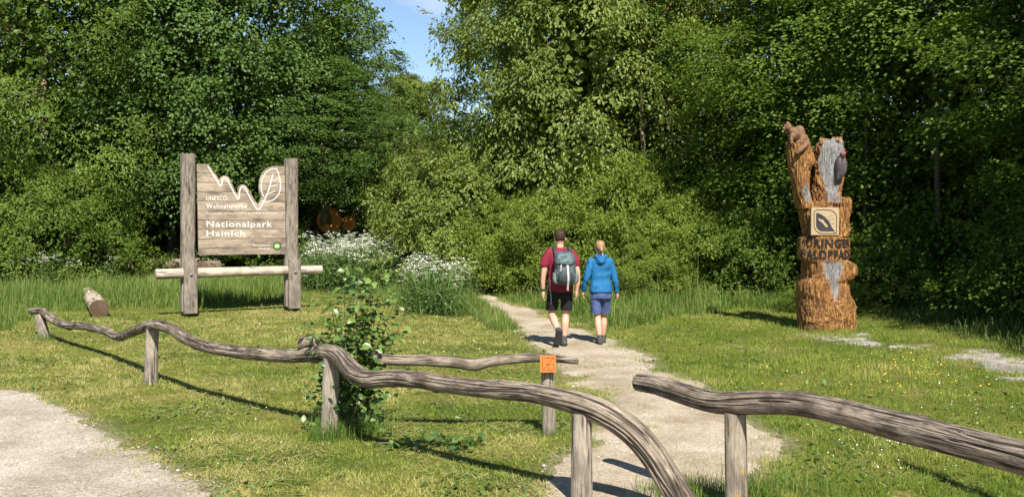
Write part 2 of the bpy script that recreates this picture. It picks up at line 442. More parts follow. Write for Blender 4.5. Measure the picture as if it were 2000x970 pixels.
# one sheet that reaches the horizon, finely divided where the camera looks
gx = np.concatenate([[-600, -300, -150, -90, -60, -45, -36], np.arange(-30, 20.01, 0.2), [24, 30, 40, 60, 90, 150, 300, 600]])
gy = np.concatenate([[-300, -120, -60, -30, -15, -8, -4, -1], np.arange(1, 44.01, 0.2), [48, 54, 62, 75, 100, 150, 250, 400, 800]])
GX, GY = np.meshgrid(gx, gy); P2 = np.column_stack([GX.ravel(), GY.ravel()])
gv = np.column_stack([P2, terr(P2[:, 0], P2[:, 1])])
nx = len(gx); ii = (np.arange(len(gy) - 1)[:, None] * nx + np.arange(nx - 1)[None]).ravel()
gf = np.stack([ii, ii + 1, ii + nx + 1, ii + nx], 1)
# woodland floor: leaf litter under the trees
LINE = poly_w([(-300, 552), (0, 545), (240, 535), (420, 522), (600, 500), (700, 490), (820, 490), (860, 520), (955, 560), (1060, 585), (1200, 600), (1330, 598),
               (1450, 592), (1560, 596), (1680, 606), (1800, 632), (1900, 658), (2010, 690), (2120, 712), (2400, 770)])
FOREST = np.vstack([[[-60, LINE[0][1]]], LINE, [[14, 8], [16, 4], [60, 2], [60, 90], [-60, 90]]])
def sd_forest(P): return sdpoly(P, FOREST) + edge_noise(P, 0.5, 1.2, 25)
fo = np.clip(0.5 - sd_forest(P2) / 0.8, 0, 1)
pathy = np.clip(0.5 - np.minimum(np.minimum(sd_path(P2), sd_road(P2)), np.minimum(sd_gravel(P2), sd_trail(P2))) / 0.4, 0, 1)
ground_me = new_mesh('ground', gv, gf, {'forest': ('POINT', fo), 'worn': ('POINT', pathy)}, True)

def mat_ground():
    m, n, l, out = mat_new('meadow_soil')
    tc = n.new('ShaderNodeTexCoord')
    a = nd(n, 'ShaderNodeTexNoise', Scale=0.55, Detail=6.0, Roughness=0.6); l.new(tc.outputs['Object'], a.inputs['Vector'])
    b = nd(n, 'ShaderNodeTexNoise', Scale=22.0, Detail=6.0, Roughness=0.7); l.new(tc.outputs['Object'], b.inputs['Vector'])
    r = ramp(n, [(0.36, (0.085, 0.12, 0.02)), (0.52, (0.17, 0.18, 0.042)), (0.66, (0.28, 0.24, 0.09))]); l.new(a.outputs['Fac'], r.inputs['Fac'])
    r2 = ramp(n, [(0.32, (0.32, 0.33, 0.3)), (0.7, (1.15, 1.1, 1.0))]); l.new(b.outputs['Fac'], r2.inputs['Fac'])
    col = mix(n, l, 1.0, r.outputs['Color'], r2.outputs['Color'], 'MULTIPLY')
    w = n.new('ShaderNodeAttribute'); w.attribute_name = 'worn'
    soil = ramp(n, [(0.3, (0.20, 0.16, 0.11)), (0.7, (0.36, 0.31, 0.24))]); l.new(b.outputs['Fac'], soil.inputs['Fac'])
    col = mix(n, l, w.outputs['Fac'], col, soil.outputs['Color'])
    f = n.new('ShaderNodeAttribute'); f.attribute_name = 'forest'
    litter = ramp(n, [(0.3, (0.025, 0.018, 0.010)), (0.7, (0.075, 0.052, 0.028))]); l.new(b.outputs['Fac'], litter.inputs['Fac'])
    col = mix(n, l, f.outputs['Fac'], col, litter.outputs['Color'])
    p = nd(n, 'ShaderNodeBsdfPrincipled', Roughness=0.95); p.inputs['Specular IOR Level'].default_value = 0.1
    l.new(col, p.inputs['Base Color'])
    bp = nd(n, 'ShaderNodeBump', Strength=0.8, Distance=0.03); l.new(b.outputs['Fac'], bp.inputs['Height']); l.new(bp.outputs[0], p.inputs['Normal'])
    l.new(p.outputs[0], out.inputs['Surface']); return m
g_o = link('ground', ground_me, mat_ground()); tag(g_o, 'mown meadow ground running back under the trees', 'ground', kind='structure')

def mat_gravel(name, base, dark, light, grit=90.0):
    m, n, l, out = mat_new(name)
    tc = n.new('ShaderNodeTexCoord')
    a = nd(n, 'ShaderNodeTexNoise', Scale=1.3, Detail=5.0, Roughness=0.6); l.new(tc.outputs['Object'], a.inputs['Vector'])
    v = nd(n, 'ShaderNodeTexVoronoi', Scale=grit); l.new(tc.outputs['Object'], v.inputs['Vector'])
    b = nd(n, 'ShaderNodeTexNoise', Scale=38.0, Detail=7.0, Roughness=0.75); l.new(tc.outputs['Object'], b.inputs['Vector'])
    r = ramp(n, [(0.36, dark), (0.5, base), (0.64, light)]); l.new(a.outputs['Fac'], r.inputs['Fac'])
    g = ramp(n, [(0.0, (0.62, 0.62, 0.62)), (0.5, (1.0, 0.99, 0.97)), (1.0, (1.32, 1.3, 1.28))]); l.new(v.outputs['Color'], g.inputs['Fac'])
    g2 = ramp(n, [(0.33, (0.62, 0.60, 0.57)), (0.62, (1.12, 1.12, 1.12))]); l.new(b.outputs['Fac'], g2.inputs['Fac'])
    col = mix(n, l, 1.0, r.outputs['Color'], g.outputs['Color'], 'MULTIPLY'); col = mix(n, l, 1.0, col, g2.outputs['Color'], 'MULTIPLY')
    p = nd(n, 'ShaderNodeBsdfPrincipled', Roughness=0.95); p.inputs['Specular IOR Level'].default_value = 0.15
    l.new(col, p.inputs['Base Color'])
    h = n.new('ShaderNodeMath'); h.operation = 'ADD'; l.new(v.outputs['Distance'], h.inputs[0]); l.new(b.outputs['Fac'], h.inputs[1])
    bp = nd(n, 'ShaderNodeBump', Strength=0.55, Distance=0.012); l.new(h.outputs[0], bp.inputs['Height']); l.new(bp.outputs[0], p.inputs['Normal'])
    l.new(p.outputs[0], out.inputs['Surface']); return m

def sheet(name, sd, bbox, cell, lift, mat, label):
    xs = np.arange(bbox[0], bbox[1] + cell, cell); ys = np.arange(bbox[2], bbox[3] + cell, cell)
    X, Y = np.meshgrid(xs, ys); P = np.column_stack([X.ravel(), Y.ravel()]); s = sd(P)
    n = len(xs); i = (np.arange(len(ys) - 1)[:, None] * n + np.arange(n - 1)[None]).ravel()
    F = np.stack([i, i + 1, i + n + 1, i + n], 1)
    F = F[(s[F] < 0.0).sum(1) >= 2]
    u, inv = np.unique(F, return_inverse=True)
    Q = P[u]; z = terr(Q[:, 0], Q[:, 1]) + lift * np.clip(-s[u] / 0.12, -0.4, 1)
    o = link(name, new_mesh(name, np.column_stack([Q, z]), inv.reshape(-1, 4), None, True), mat)
    return tag(o, label, name.split('_')[-1], kind='structure')
M_path = mat_gravel('path_gravel', (0.385, 0.325, 0.245), (0.29, 0.235, 0.165), (0.46, 0.40, 0.315))
M_road = mat_gravel('road_gravel', (0.385, 0.335, 0.275), (0.30, 0.255, 0.20), (0.45, 0.40, 0.34), 70.0)
M_grey = mat_gravel('grey_gravel', (0.30, 0.28, 0.255), (0.21, 0.195, 0.17), (0.37, 0.35, 0.33), 45.0)
sheet('footpath', sd_path, (-2.2, 4.6, 4.4, 27), 0.07, 0.014, M_path, 'pale trodden gravel footpath winding up to the shrubs')
sheet('gravel_road', sd_road, (-14, 7, 0, 13), 0.13, 0.012, M_road, 'pale gravel road in the lower left corner')
sheet('gravel_track', sd_gravel, (4.5, 12, 6, 19), 0.07, 0.015, M_grey, 'broken grey gravel track leading from the carved tree trunk')
sheet('forest_trail', sd_trail, (-9, -2, 20, 44), 0.15, 0.015, mat_gravel('trail_soil', (0.30, 0.24, 0.14), (0.2, 0.16, 0.09), (0.36, 0.3, 0.2)), 'narrow earthen trail entering the wood behind the white flowers')

# ---------------------------------------------------------------- grass
sd_path, sd_road, sd_gravel, sd_trail, sd_forest = Field(sd_path), Field(sd_road), Field(sd_gravel), Field(sd_trail), Field(sd_forest)
rg = np.random.default_rng(11)
def blades(P, length, width, lean, rng, tint, z=None):
    """one tapering triangle per blade"""
    n = len(P); z = terr(P[:, 0], P[:, 1]) if z is None else z
    B = np.column_stack([P, z - 0.004]); az = rng.uniform(0, 2 * np.pi, n); la = rng.uniform(0, 2 * np.pi, n)
    s = np.column_stack([np.cos(az), np.sin(az), np.zeros(n)]) * (width / 2)[:, None]
    L = np.column_stack([np.cos(la) * np.sin(lean), np.sin(la) * np.sin(lean), np.cos(lean)]) * length[:, None]
    V = np.stack([B - s, B + s, B + L], 1).reshape(-1, 3)
    F = np.arange(3 * n).reshape(-1, 3)
    return V, F, tint
def blades2(P, length, width, lean, rng, tint, z=None):
    """two-piece blade that bends over"""
    n = len(P); z = terr(P[:, 0], P[:, 1]) if z is None else z
    B = np.column_stack([P, z - 0.01]); az = rng.uniform(0, 2 * np.pi, n); la = az + np.pi / 2 + rng.normal(0, .5, n)
    s = np.column_stack([np.cos(az), np.sin(az), np.zeros(n)]) * (width / 2)[:, None]
    hv = np.column_stack([np.cos(la), np.sin(la), np.zeros(n)])
    M = B + hv * (length * 0.55 * np.sin(lean * 0.45))[:, None]; M[:, 2] += length * 0.58 * np.cos(lean * 0.45)
    T = M + hv * (length * 0.5 * np.sin(lean * 1.5))[:, None]; T[:, 2] += length * 0.45 * np.cos(lean * 1.5)
    V = np.stack([B - s, B + s, M + s * .8, M - s * .8, T], 1).reshape(-1, 3); b = np.arange(n)[:, None] * 5
    return V, [b + np.array([[0, 1, 2, 3]]), b + np.array([[3, 2, 4]])], np.concatenate([tint, tint])

TALL = [poly_w(q) for q in (
    [(-300, 660), (0, 645), (60, 612), (150, 606), (235, 602), (345, 604), (420, 600), (570, 592), (600, 570), (680, 560), (735, 575), (790, 600), (850, 612),
     (905, 618), (965, 640), (1012, 664), (1000, 632), (952, 592), (925, 574), (870, 545), (800, 512), (740, 505), (640, 500), (400, 525), (200, 535), (0, 540), (-300, 545)],
    [(945, 560), (985, 580), (1050, 603), (1120, 630), (1190, 648), (1230, 640), (1330, 616), (1450, 604), (1560, 606), (1560, 596), (1400, 590), (1200, 592), (1050, 580), (960, 555)])]
def sd_tall(P): return np.minimum(sdpoly(P, TALL[0]), sdpoly(P, TALL[1])) + edge_noise(P, 0.45, 0.8, 31)

N = 760000
dd = (rg.uniform(5.2 ** 0.45, 27 ** 0.45, N)) ** (1 / 0.45); xx = rg.uniform(-1, 1, N) * (0.54 * dd + 0.5)
P = np.column_stack([xx, dd])
clump = fbm(P / 0.22, 41, 2); patch = fbm(P / 1.7, 42, 3)
sp = np.minimum(sd_path(P), sd_road(P)); sg = sd_gravel(P); sf = sd_forest(P)
pw = np.clip((np.minimum(sp, sg) + 0.22 + (clump - .5) * .7) / 0.5, 0, 1) ** 1.3 * np.clip(0.35 + 1.6 * (clump - 0.32), 0.12, 1)
tuft = ((fbm(P / 0.19, 44, 2) > 0.60) & (fbm(P / 0.9, 45, 2) > 0.52) & (sd_path(P) > -0.8) & (sd_road(P) > -0.1)) | ((sg < 0.1) & (fbm(P / 0.3, 46, 2) > 0.56))
bare = np.clip((fbm(P / 0.8, 48, 3) - .60) * 9, 0, .85) * (1 - np.clip((xx - .6) / 2, 0, .7))
pw = pw * (1 - bare)
acc = (rg.random(N) < np.maximum(pw, np.where(tuft, 0.55, 0))) & (sf > -1.2)
right = np.clip((P[:, 0] - 0.4) / 2.5, 0, 1)                       # the lawn beyond the path is lusher than the mown strip by the fence
P, clump, patch, right, dd = P[acc], clump[acc], patch[acc], right[acc], dd[acc]
n = len(P)
dry = np.clip(0.80 - right * 0.36 + (patch - 0.5) * 2.6 + (fbm(P / 0.5, 47, 2) - .5) * 1.0, 0.05, 1)
tint = np.clip(dry * (0.70 - .22 * right) + rg.normal(0, 0.18, n) + (clump - 0.5) * 0.7, 0, 1)
ln = rg.uniform(0.02, 0.055, n) * (0.55 + 1.0 * clump) * (1 + 0.35 * right * (clump > 0.5)) * (1 + 0.4 * (patch > 0.6) * right)
lean = np.abs(rg.normal(0.75, 0.35, n)) - 0.25 * right
V, F, t = blades(P, ln, 0.0042 + 0.00042 * dd, np.clip(lean, 0.1, 1.35), rg, tint)
M_grass = mat_leaf('lawn_blades', (0.098, 0.165, 0.018), (0.222, 0.270, 0.042), (0.48, 0.42, 0.16), trans=0.3, rough=0.6, tcol=(0.30, 0.36, 0.05), spec=0.2)
o = link('grass', new_mesh('lawn_grass', V, F, {'tint': ('FACE', t)}), M_grass); tag(o, 'short mown yellow-green lawn grass around the fence', 'grass', kind='stuff')

# cut hay lying flat
N = 90000
dd = rg.uniform(5.5 ** 0.5, 21 ** 0.5, N) ** 2; P = np.column_stack([rg.uniform(-1, 1, N) * (0.53 * dd + 0.3), dd])
k = (rg.random(N) < np.clip((fbm(P / 0.6, 51, 3) - 0.42) * 5, 0.05, 1) * np.clip(1.0 - (P[:, 0] - 0.5) / 2.0, 0.12, 1)) & ((np.minimum(sd_path(P), sd_road(P)) > -0.15) | (rg.random(N) < .12)) & (sd_forest(P) > 0)
P, dd = P[k], dd[k]; n = len(P)
V, F, t = blades(P, rg.uniform(0.03, 0.12, n), 0.004 + 0.0004 * dd, rg.uniform(1.3, 1.56, n), rg, rg.uniform(0, 1, n), terr(P[:, 0], P[:, 1]) + rg.uniform(0.012, 0.035, n))
M_hay = mat_leaf('hay', (0.22, 0.19, 0.07), (0.35, 0.30, 0.125), (0.46, 0.41, 0.21), trans=0.1, rough=0.7, spec=0.2)
o = link('cut_hay', new_mesh('cut_hay', V, F, {'tint': ('FACE', t)}), M_hay); tag(o, 'dry straw-coloured grass clippings strewn over the mown lawn', 'hay', kind='stuff')

# low broad weed leaves in the lawn
def flat_leaves(P, size, rng, tilt=0.45, z=0.02):
    n = len(P); az = rng.uniform(0, 2 * np.pi, n)
    d = np.column_stack([np.cos(az), np.sin(az), rng.normal(0.1, tilt, n)]); d = norm(d)
    s = norm(np.column_stack([-np.sin(az), np.cos(az), rng.normal(0, tilt, n)]))
    B = np.column_stack([P, terr(P[:, 0], P[:, 1]) + z * rng.uniform(.3, 1.5, n)]); L = size[:, None]
    V = np.stack([B, B + d * L * .5 + s * L * .3, B + d * L, B + d * L * .5 - s * L * .3], 1).reshape(-1, 3)
    return V, np.arange(4 * n).reshape(-1, 4)
N = 46000
dd = rg.uniform(5.5 ** 0.5, 23 ** 0.5, N) ** 2; P = np.column_stack([rg.uniform(-1, 1, N) * (0.53 * dd + 0.3), dd])
k = (rg.random(N) < np.clip((fbm(P / 0.45, 61, 3) - 0.47) * 6, 0, 1)) & (np.minimum(np.minimum(sd_path(P), sd_road(P)), sd_gravel(P)) > 0.05) & (sd_forest(P) > -0.8)
P, dd = P[k], dd[k]; n = len(P)
V, F = flat_leaves(P, np.where(rg.random(n) < .15, rg.uniform(.05, .09, n), rg.uniform(0.018, 0.045, n)), rg)
M_weed = mat_leaf('weed_leaf', (0.045, 0.085, 0.015), (0.085, 0.14, 0.025), (0.14, 0.20, 0.05), trans=0.2)
o = link('lawn_weeds', new_mesh('lawn_weeds', V, F, {'tint': ('FACE', rg.uniform(0, 1, n))}), M_weed); tag(o, 'clover and plantain leaves growing among the lawn grass', 'weeds', kind='stuff')

# tall meadow grass along the wood edge
N = 520000
dd = rg.uniform(13 ** 0.6, 38 ** 0.6, N) ** (1 / 0.6); P = np.column_stack([rg.uniform(-1, 1, N) * (0.55 * dd + 1), dd])
st = sd_tall(P); cl = fbm(P / 0.6, 71, 3)
k = (st < 0.1) & (rg.random(N) < np.clip(0.35 + 2.2 * (cl - 0.4), 0.1, 1)) & (sd_trail(P) > -0.1) & (sd_path(P) > 0.05)
P, dd, st, cl = P[k], dd[k], st[k], cl[k]; n = len(P)
hh = np.clip(1 - (dd - 22) / 9, .28, 1) * np.where(P[:, 0] < -4, .85, 1) * (0.16 + 0.36 * np.clip(-st / 1.1, 0, 1)) * (0.55 + 0.9 * cl) * rg.uniform(0.55, 1.25, n)
V, F, t = blades2(P, hh, 0.004 + 0.00034 * dd, np.abs(rg.normal(0.42, 0.3, n)), rg, np.clip(rg.normal(0.36, 0.25, n) + (cl - .5) * 1.2, 0, 1))
k2 = rg.choice(n, min(n, 9000), replace=False); Ps = P[k2]; n2 = len(Ps)
V2, F2, t2 = blades2(Ps, hh[k2] * rg.uniform(1.1, 1.7, n2), np.full(n2, .009), np.abs(rg.normal(.3, .2, n2)), rg, rg.uniform(.85, 1.0, n2))
nv = len(V); V = np.vstack([V, V2]); t = np.concatenate([t[:n], t[n:], t2[:n2], t2[n2:]]); F = [F[0], F[1], F2[0] + nv, F2[1] + nv]
M_tall = mat_leaf('tall_blades', (0.050, 0.108, 0.014), (0.108, 0.185, 0.028), (0.26, 0.29, 0.085), trans=0.35, rough=0.55, spec=0.25, tcol=(0.2, 0.3, 0.04))
o = link('tall_grass', new_mesh('tall_grass', V, F, {'tint': ('FACE', t)}), M_tall); tag(o, 'tall uncut meadow grass between the lawn and the wood', 'grass', kind='stuff')

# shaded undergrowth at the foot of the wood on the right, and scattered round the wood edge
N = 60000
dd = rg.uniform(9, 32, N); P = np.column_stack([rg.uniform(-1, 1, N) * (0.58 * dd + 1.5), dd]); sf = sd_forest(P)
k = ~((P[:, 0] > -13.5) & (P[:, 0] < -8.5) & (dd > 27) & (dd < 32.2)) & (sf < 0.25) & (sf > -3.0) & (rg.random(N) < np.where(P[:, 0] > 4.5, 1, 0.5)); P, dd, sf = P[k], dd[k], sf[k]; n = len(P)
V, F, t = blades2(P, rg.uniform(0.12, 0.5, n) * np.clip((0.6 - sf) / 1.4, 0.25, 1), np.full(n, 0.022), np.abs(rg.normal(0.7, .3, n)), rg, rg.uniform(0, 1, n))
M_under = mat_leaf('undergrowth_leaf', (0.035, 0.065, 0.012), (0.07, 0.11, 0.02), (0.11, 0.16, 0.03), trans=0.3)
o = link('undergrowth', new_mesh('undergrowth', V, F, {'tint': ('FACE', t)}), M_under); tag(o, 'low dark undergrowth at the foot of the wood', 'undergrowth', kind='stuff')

# small flowers in the lawn: buttercups and white clover
def florets(P, size, z, rng):
    n = len(P); a = np.linspace(0, 2 * np.pi, 5, endpoint=False)
    c = np.column_stack([P, terr(P[:, 0], P[:, 1]) + z]); tl = norm(np.column_stack([rng.normal(0, .35, n), rng.normal(-.3, .35, n), np.ones(n)]))
    u = norm(np.cross(tl, [0, 1.0, 0.1])); v = np.cross(tl, u)
    V = c[:, None] + size[:, None, None] * (np.cos(a)[None, :, None] * u[:, None] + np.sin(a)[None, :, None] * v[:, None])
    return V.reshape(-1, 3), np.arange(5 * n).reshape(-1, 5)
def flower_stuff(name, spots, mat, label, size):
    Ps = []
    for (px, py, rx, ry, cnt) in spots:
        pts = np.column_stack([rg.normal(px, rx, cnt), rg.normal(py, ry, cnt)])
        pts = pts[(pts[:, 1] > 560)]
        dq = EYE * FPX / (pts[:, 1] - HZ); Ps.append(np.column_stack([(pts[:, 0] - 1000) * dq / FPX, dq]))
    Pw = np.concatenate(Ps); Pw = Pw[(np.minimum(np.minimum(sd_path(Pw), sd_road(Pw)), sd_gravel(Pw)) > 0.1) & (sd_forest(Pw) > 0)]; n = len(Pw)
    V, F = florets(Pw, rg.uniform(.6, 1.2, n) * size * (0.6 + Pw[:, 1] / 20), rg.uniform(0.035, 0.075, n), rg)
    o = link(name, new_mesh(name, V, F), mat); tag(o, label, 'flowers', kind='stuff')
flower_stuff('buttercups', [(1790, 735, 60, 14, 70), (1700, 725, 70, 16, 25), (1600, 740, 120, 25, 20), (1850, 760, 80, 20, 20)], mat_plain('buttercup_yellow', (0.75, 0.50, 0.03), 0.5),
             'yellow buttercups dotted over the lawn in front of the carved trunk', 0.0075)
flower_stuff('clover_flowers', [(1750, 885, 90, 25, 90), (1900, 800, 80, 40, 40), (1550, 690, 150, 30, 20), (800, 690, 120, 20, 50), (560, 640, 90, 15, 45), (430, 870, 200, 50, 22)],
             mat_plain('clover_white', (0.62, 0.62, 0.52), 0.7), 'tiny white clover and daisy heads in the short lawn', 0.0065)

# loose stones on the paths
ico = bmesh.new(); bmesh.ops.create_icosphere(ico, subdivisions=1, radius=1); iv = np.array([v.co[:] for v in ico.verts]); jf = np.array([[v.index for v in f.verts] for f in ico.faces]); ico.free()
N = 16000
dd = rg.uniform(5.2 ** .6, 20 ** .6, N) ** (1 / .6); P = np.column_stack([rg.uniform(-1, 1, N) * (0.53 * dd + 0.3), dd])
sa = np.minimum(np.minimum(sd_path(P), sd_road(P)), sd_gravel(P)); k = (sa < 0.12) & (rg.random(N) < np.where(np.abs(sa) < 0.22, 1.0, 0.35))
P = P[k]; n = len(P); sz = np.clip(rg.lognormal(math.log(0.0065), 0.45, n), 0.003, 0.022)
V = iv[None] * (sz[:, None, None] * rg.uniform(.6, 1.3, (n, 1, 3)) * np.array([1, 1, .65])) + np.column_stack([P, terr(P[:, 0], P[:, 1]) + 0.014])[:, None]
V = V + rg.normal(0, .12, V.shape) * sz[:, None, None]
F = (jf[None] + (np.arange(n) * len(iv))[:, None, None]).reshape(-1, 3)
M_stone = mat_leaf('pebble', (0.20, 0.18, 0.15), (0.34, 0.31, 0.26), (0.46, 0.42, 0.37), trans=0.0, rough=0.9)
o = link('pebbles', new_mesh('pebbles', V.reshape(-1, 3), F, {'tint': ('FACE', np.repeat(rg.uniform(0, 1, n), len(jf)))}), M_stone); tag(o, 'small loose pebbles scattered on the gravel paths', 'pebbles', kind='stuff')

# ================================================================ TREES AND SHRUBS
def leaves(C, D, Nn, L, W, fold=0.25):
    """leaf blades folded along the midrib: base C, direction D, normal Nn, length L, half width W"""
    S = norm(np.cross(D, Nn)); Nn = norm(np.cross(S, D)); L = L[:, None]; W = W[:, None]
    mid = C + D * L * 0.45 + Nn * W * fold
    V = np.stack([C, mid + S * W, C + D * L - Nn * L * 0.08, mid - S * W], 1).reshape(-1, 3)
    return V, np.arange(len(V)).reshape(-1, 4)

def crown_leaves(cent, outw, csize, rng, sprays=7, per=22, L=0.12, W=0.05, spray=0.42, flat=0.35, droop=0.25, jitter=0.4, tintc=None, clumpz=0.6):
    """clumps -> sprays -> leaves, as a bough carries them"""
    n = len(cent)
    # spray centres spread over the upper, outer side of each clump
    q = norm(rng.normal(size=(n, sprays, 3)) + outw[:, None] * 0.7 + np.array([0, 0, .3])) * (rng.uniform(.5, 1.2, (n, sprays, 1)))
    q[..., 2] *= clumpz
    sc = cent[:, None] + q * csize[:, None, None]
    up = norm(np.array([0, 0, 1.0]) + 0.55 * outw[:, None] + 0.45 * q + rng.normal(0, .22, (n, sprays, 3)))
    sc = sc.reshape(-1, 3); up = up.reshape(-1, 3); so = norm(q.reshape(-1, 3) + np.repeat(outw, sprays, 0) * .8)
    m = len(sc); a = norm(np.cross(up, rng.normal(size=(m, 3)))); b = np.cross(up, a)
    th = rng.uniform(0, 2 * np.pi, (m, per)); r = np.sqrt(rng.uniform(0.02, 1, (m, per)))
    rad = np.cos(th)[..., None] * a[:, None] + np.sin(th)[..., None] * b[:, None]
    ss = spray * np.repeat(csize, sprays)[:, None] * rng.uniform(.65, 1.3, (m, 1))
    pos = sc[:, None] + rad * (r * ss)[..., None] + up[:, None] * ((1 - r * r) * ss * flat + rng.normal(0, .10, (m, per)) * ss)[..., None]
    pos[..., 2] -= droop * r * r * ss
    D = norm(rad + so[:, None] * .5 + np.array([0, 0, -droop * 1.3]) + rng.normal(0, jitter, (m, per, 3)))
    NN = norm(up[:, None] + rad * .25 + rng.normal(0, jitter * .8, (m, per, 3)))
    k = m * per
    base = np.repeat(rng.normal(0.5 if tintc is None else 0, 0.16, m), per)
    if tintc is not None: base = base + np.repeat(tintc, sprays * per)
    tint = np.clip(base + rng.normal(0, 0.13, k), 0, 1)
    sz = rng.uniform(.65, 1.2, k)
    V, F = leaves(pos.reshape(-1, 3), D.reshape(-1, 3), NN.reshape(-1, 3), L * sz, W * sz)
    return V, F, tint

def profile(t, kind):
    if kind == 'tree':   return np.clip(np.sin(np.pi * np.clip(t * .86 + 0.17, 0, 1)) ** 0.55, 0.12, 1)
    if kind == 'column': return np.clip((1 - t) ** 0.45 * (0.75 + .5 * t), 0.1, 1.1)
    return np.clip(np.sqrt(np.maximum(1 - t ** 2.2, 0)), 0.12, 1)          # dome

def clumps(rng, n, R, z0, H, kind, seed, lumps=0.35, csize=(0.5, 0.95), shell=0.24, sy=1.0):
    t = rng.uniform(0, 1, n) ** 0.95; az = rng.uniform(0, 2 * np.pi, n)
    lob = vnoise(np.column_stack([np.cos(az) * 1.9, np.sin(az) * 1.9, t * 5.0]) + seed, seed)
    rf = np.clip(1 - np.abs(rng.normal(0, shell, n)), 0.1, 1)
    r = R * profile(t, kind) * (1 - lumps + lumps * 1.9 * lob) * rf
    c = np.column_stack([np.cos(az) * r, np.sin(az) * r * sy, z0 + (H - z0) * t])
    c += rng.normal(0, .12, c.shape)
    out = norm(np.column_stack([np.cos(az), np.sin(az), 0.35 * (2 * t - .7)]))
    return c, out, rng.uniform(*csize, n) * (0.75 + 0.35 * (1 - t)), lob

def limbs(rng, cents, H, r0, n=16, lean=(0, 0), z0=1.0, multi=1):
    """tapered trunk (or several stems) with limbs reaching towards the clumps"""
    a = Acc(); tops = []
    for s in range(multi):
        ang = rng.uniform(0, 6.28); sp = 0 if multi == 1 else rng.uniform(.1, .45)
        bx, by = (0, 0) if multi == 1 else (math.cos(ang) * .25, math.sin(ang) * .25)
        k = 9; t = np.linspace(0, 1, k)
        w = np.cumsum(rng.normal(0, .06, (k, 2)), 0) * H / 10
        C = np.column_stack([bx + (lean[0] + math.cos(ang) * sp) * H * t ** 1.3 + w[:, 0], by + (lean[1] + math.sin(ang) * sp) * H * t ** 1.3 + w[:, 1], (-1.6 if multi == 1 else -.15) + (H * (.92 if multi == 1 else rng.uniform(.6, .9)) + (1.6 if multi == 1 else .15)) * t])
        R = r0 * (1 - .88 * t) + 0.008; R[0] *= 1.35
        v, f = tube(C, R, 9); a.add(v, f, grain=v * [1, 1, 1]); tops.append((C, R))
    pick = rng.choice(len(cents), min(n, len(cents)), replace=False)
    for i in pick:
        C, R = tops[rng.integers(len(tops))]; c = cents[i]
        hz = np.clip(c[2] - rng.uniform(.5, 1.6) - 0.25 * np.hypot(c[0], c[1]), z0 * .4, C[-1, 2] * .95)
        j = min(np.searchsorted(C[:, 2], hz), len(C) - 1); s = C[j]; rr = R[j] * rng.uniform(.35, .55)
        m = (s + c) / 2 + [0, 0, -0.12 * np.linalg.norm(c - s)] + rng.normal(0, .12, 3)
        B = catmull(np.vstack([s, m, c]), 7); v, f = tube(B, np.linspace(rr, 0.008, 7), 6); a.add(v, f, grain=v)
        for _ in range(2):
            u = rng.integers(3, 6); e = B[u] + rng.normal(0, .45, 3) + (c - s) * .15
            v, f = tube(np.vstack([B[u], (B[u] + e) / 2 + rng.normal(0, .04, 3), e]), [rr * .3 + .004, rr * .2 + .004, .004], 5); a.add(v, f, grain=v)
    return a.mesh('trunk', True)

M_bark = mat_wood('bark', (0.045, 0.038, 0.03), (0.10, 0.085, 0.065), (0.17, 0.15, 0.12), scale=.35, bump=.7, stain=.4)
M_bark_pink = mat_wood('pale_bark', (0.13, 0.095, 0.065), (0.24, 0.18, 0.125), (0.34, 0.27, 0.20), scale=.35, bump=.5, stain=.3)
LEAF = dict(
    maple=mat_leaf('maple_leaf', (0.040, 0.083, 0.014), (0.078, 0.138, 0.025), (0.138, 0.210, 0.046), trans=.30, rough=.5, spec=.3),
    olive=mat_leaf('ash_leaf', (0.058, 0.105, 0.013), (0.112, 0.175, 0.024), (0.185, 0.25, 0.042), trans=.36, rough=.5, spec=.3),
    lime=mat_leaf('cherry_leaf', (0.080, 0.125, 0.018), (0.148, 0.200, 0.033), (0.235, 0.280, 0.066), trans=.36, rough=.48, spec=.35),
    shrub=mat_leaf('privet_leaf', (0.078, 0.130, 0.013), (0.162, 0.225, 0.028), (0.26, 0.325, 0.06), trans=.38, rough=.5, spec=.3),
    deep=mat_leaf('hornbeam_leaf', (0.044, 0.088, 0.010), (0.092, 0.156, 0.019), (0.165, 0.235, 0.034), trans=.40, rough=.55, spec=.25))

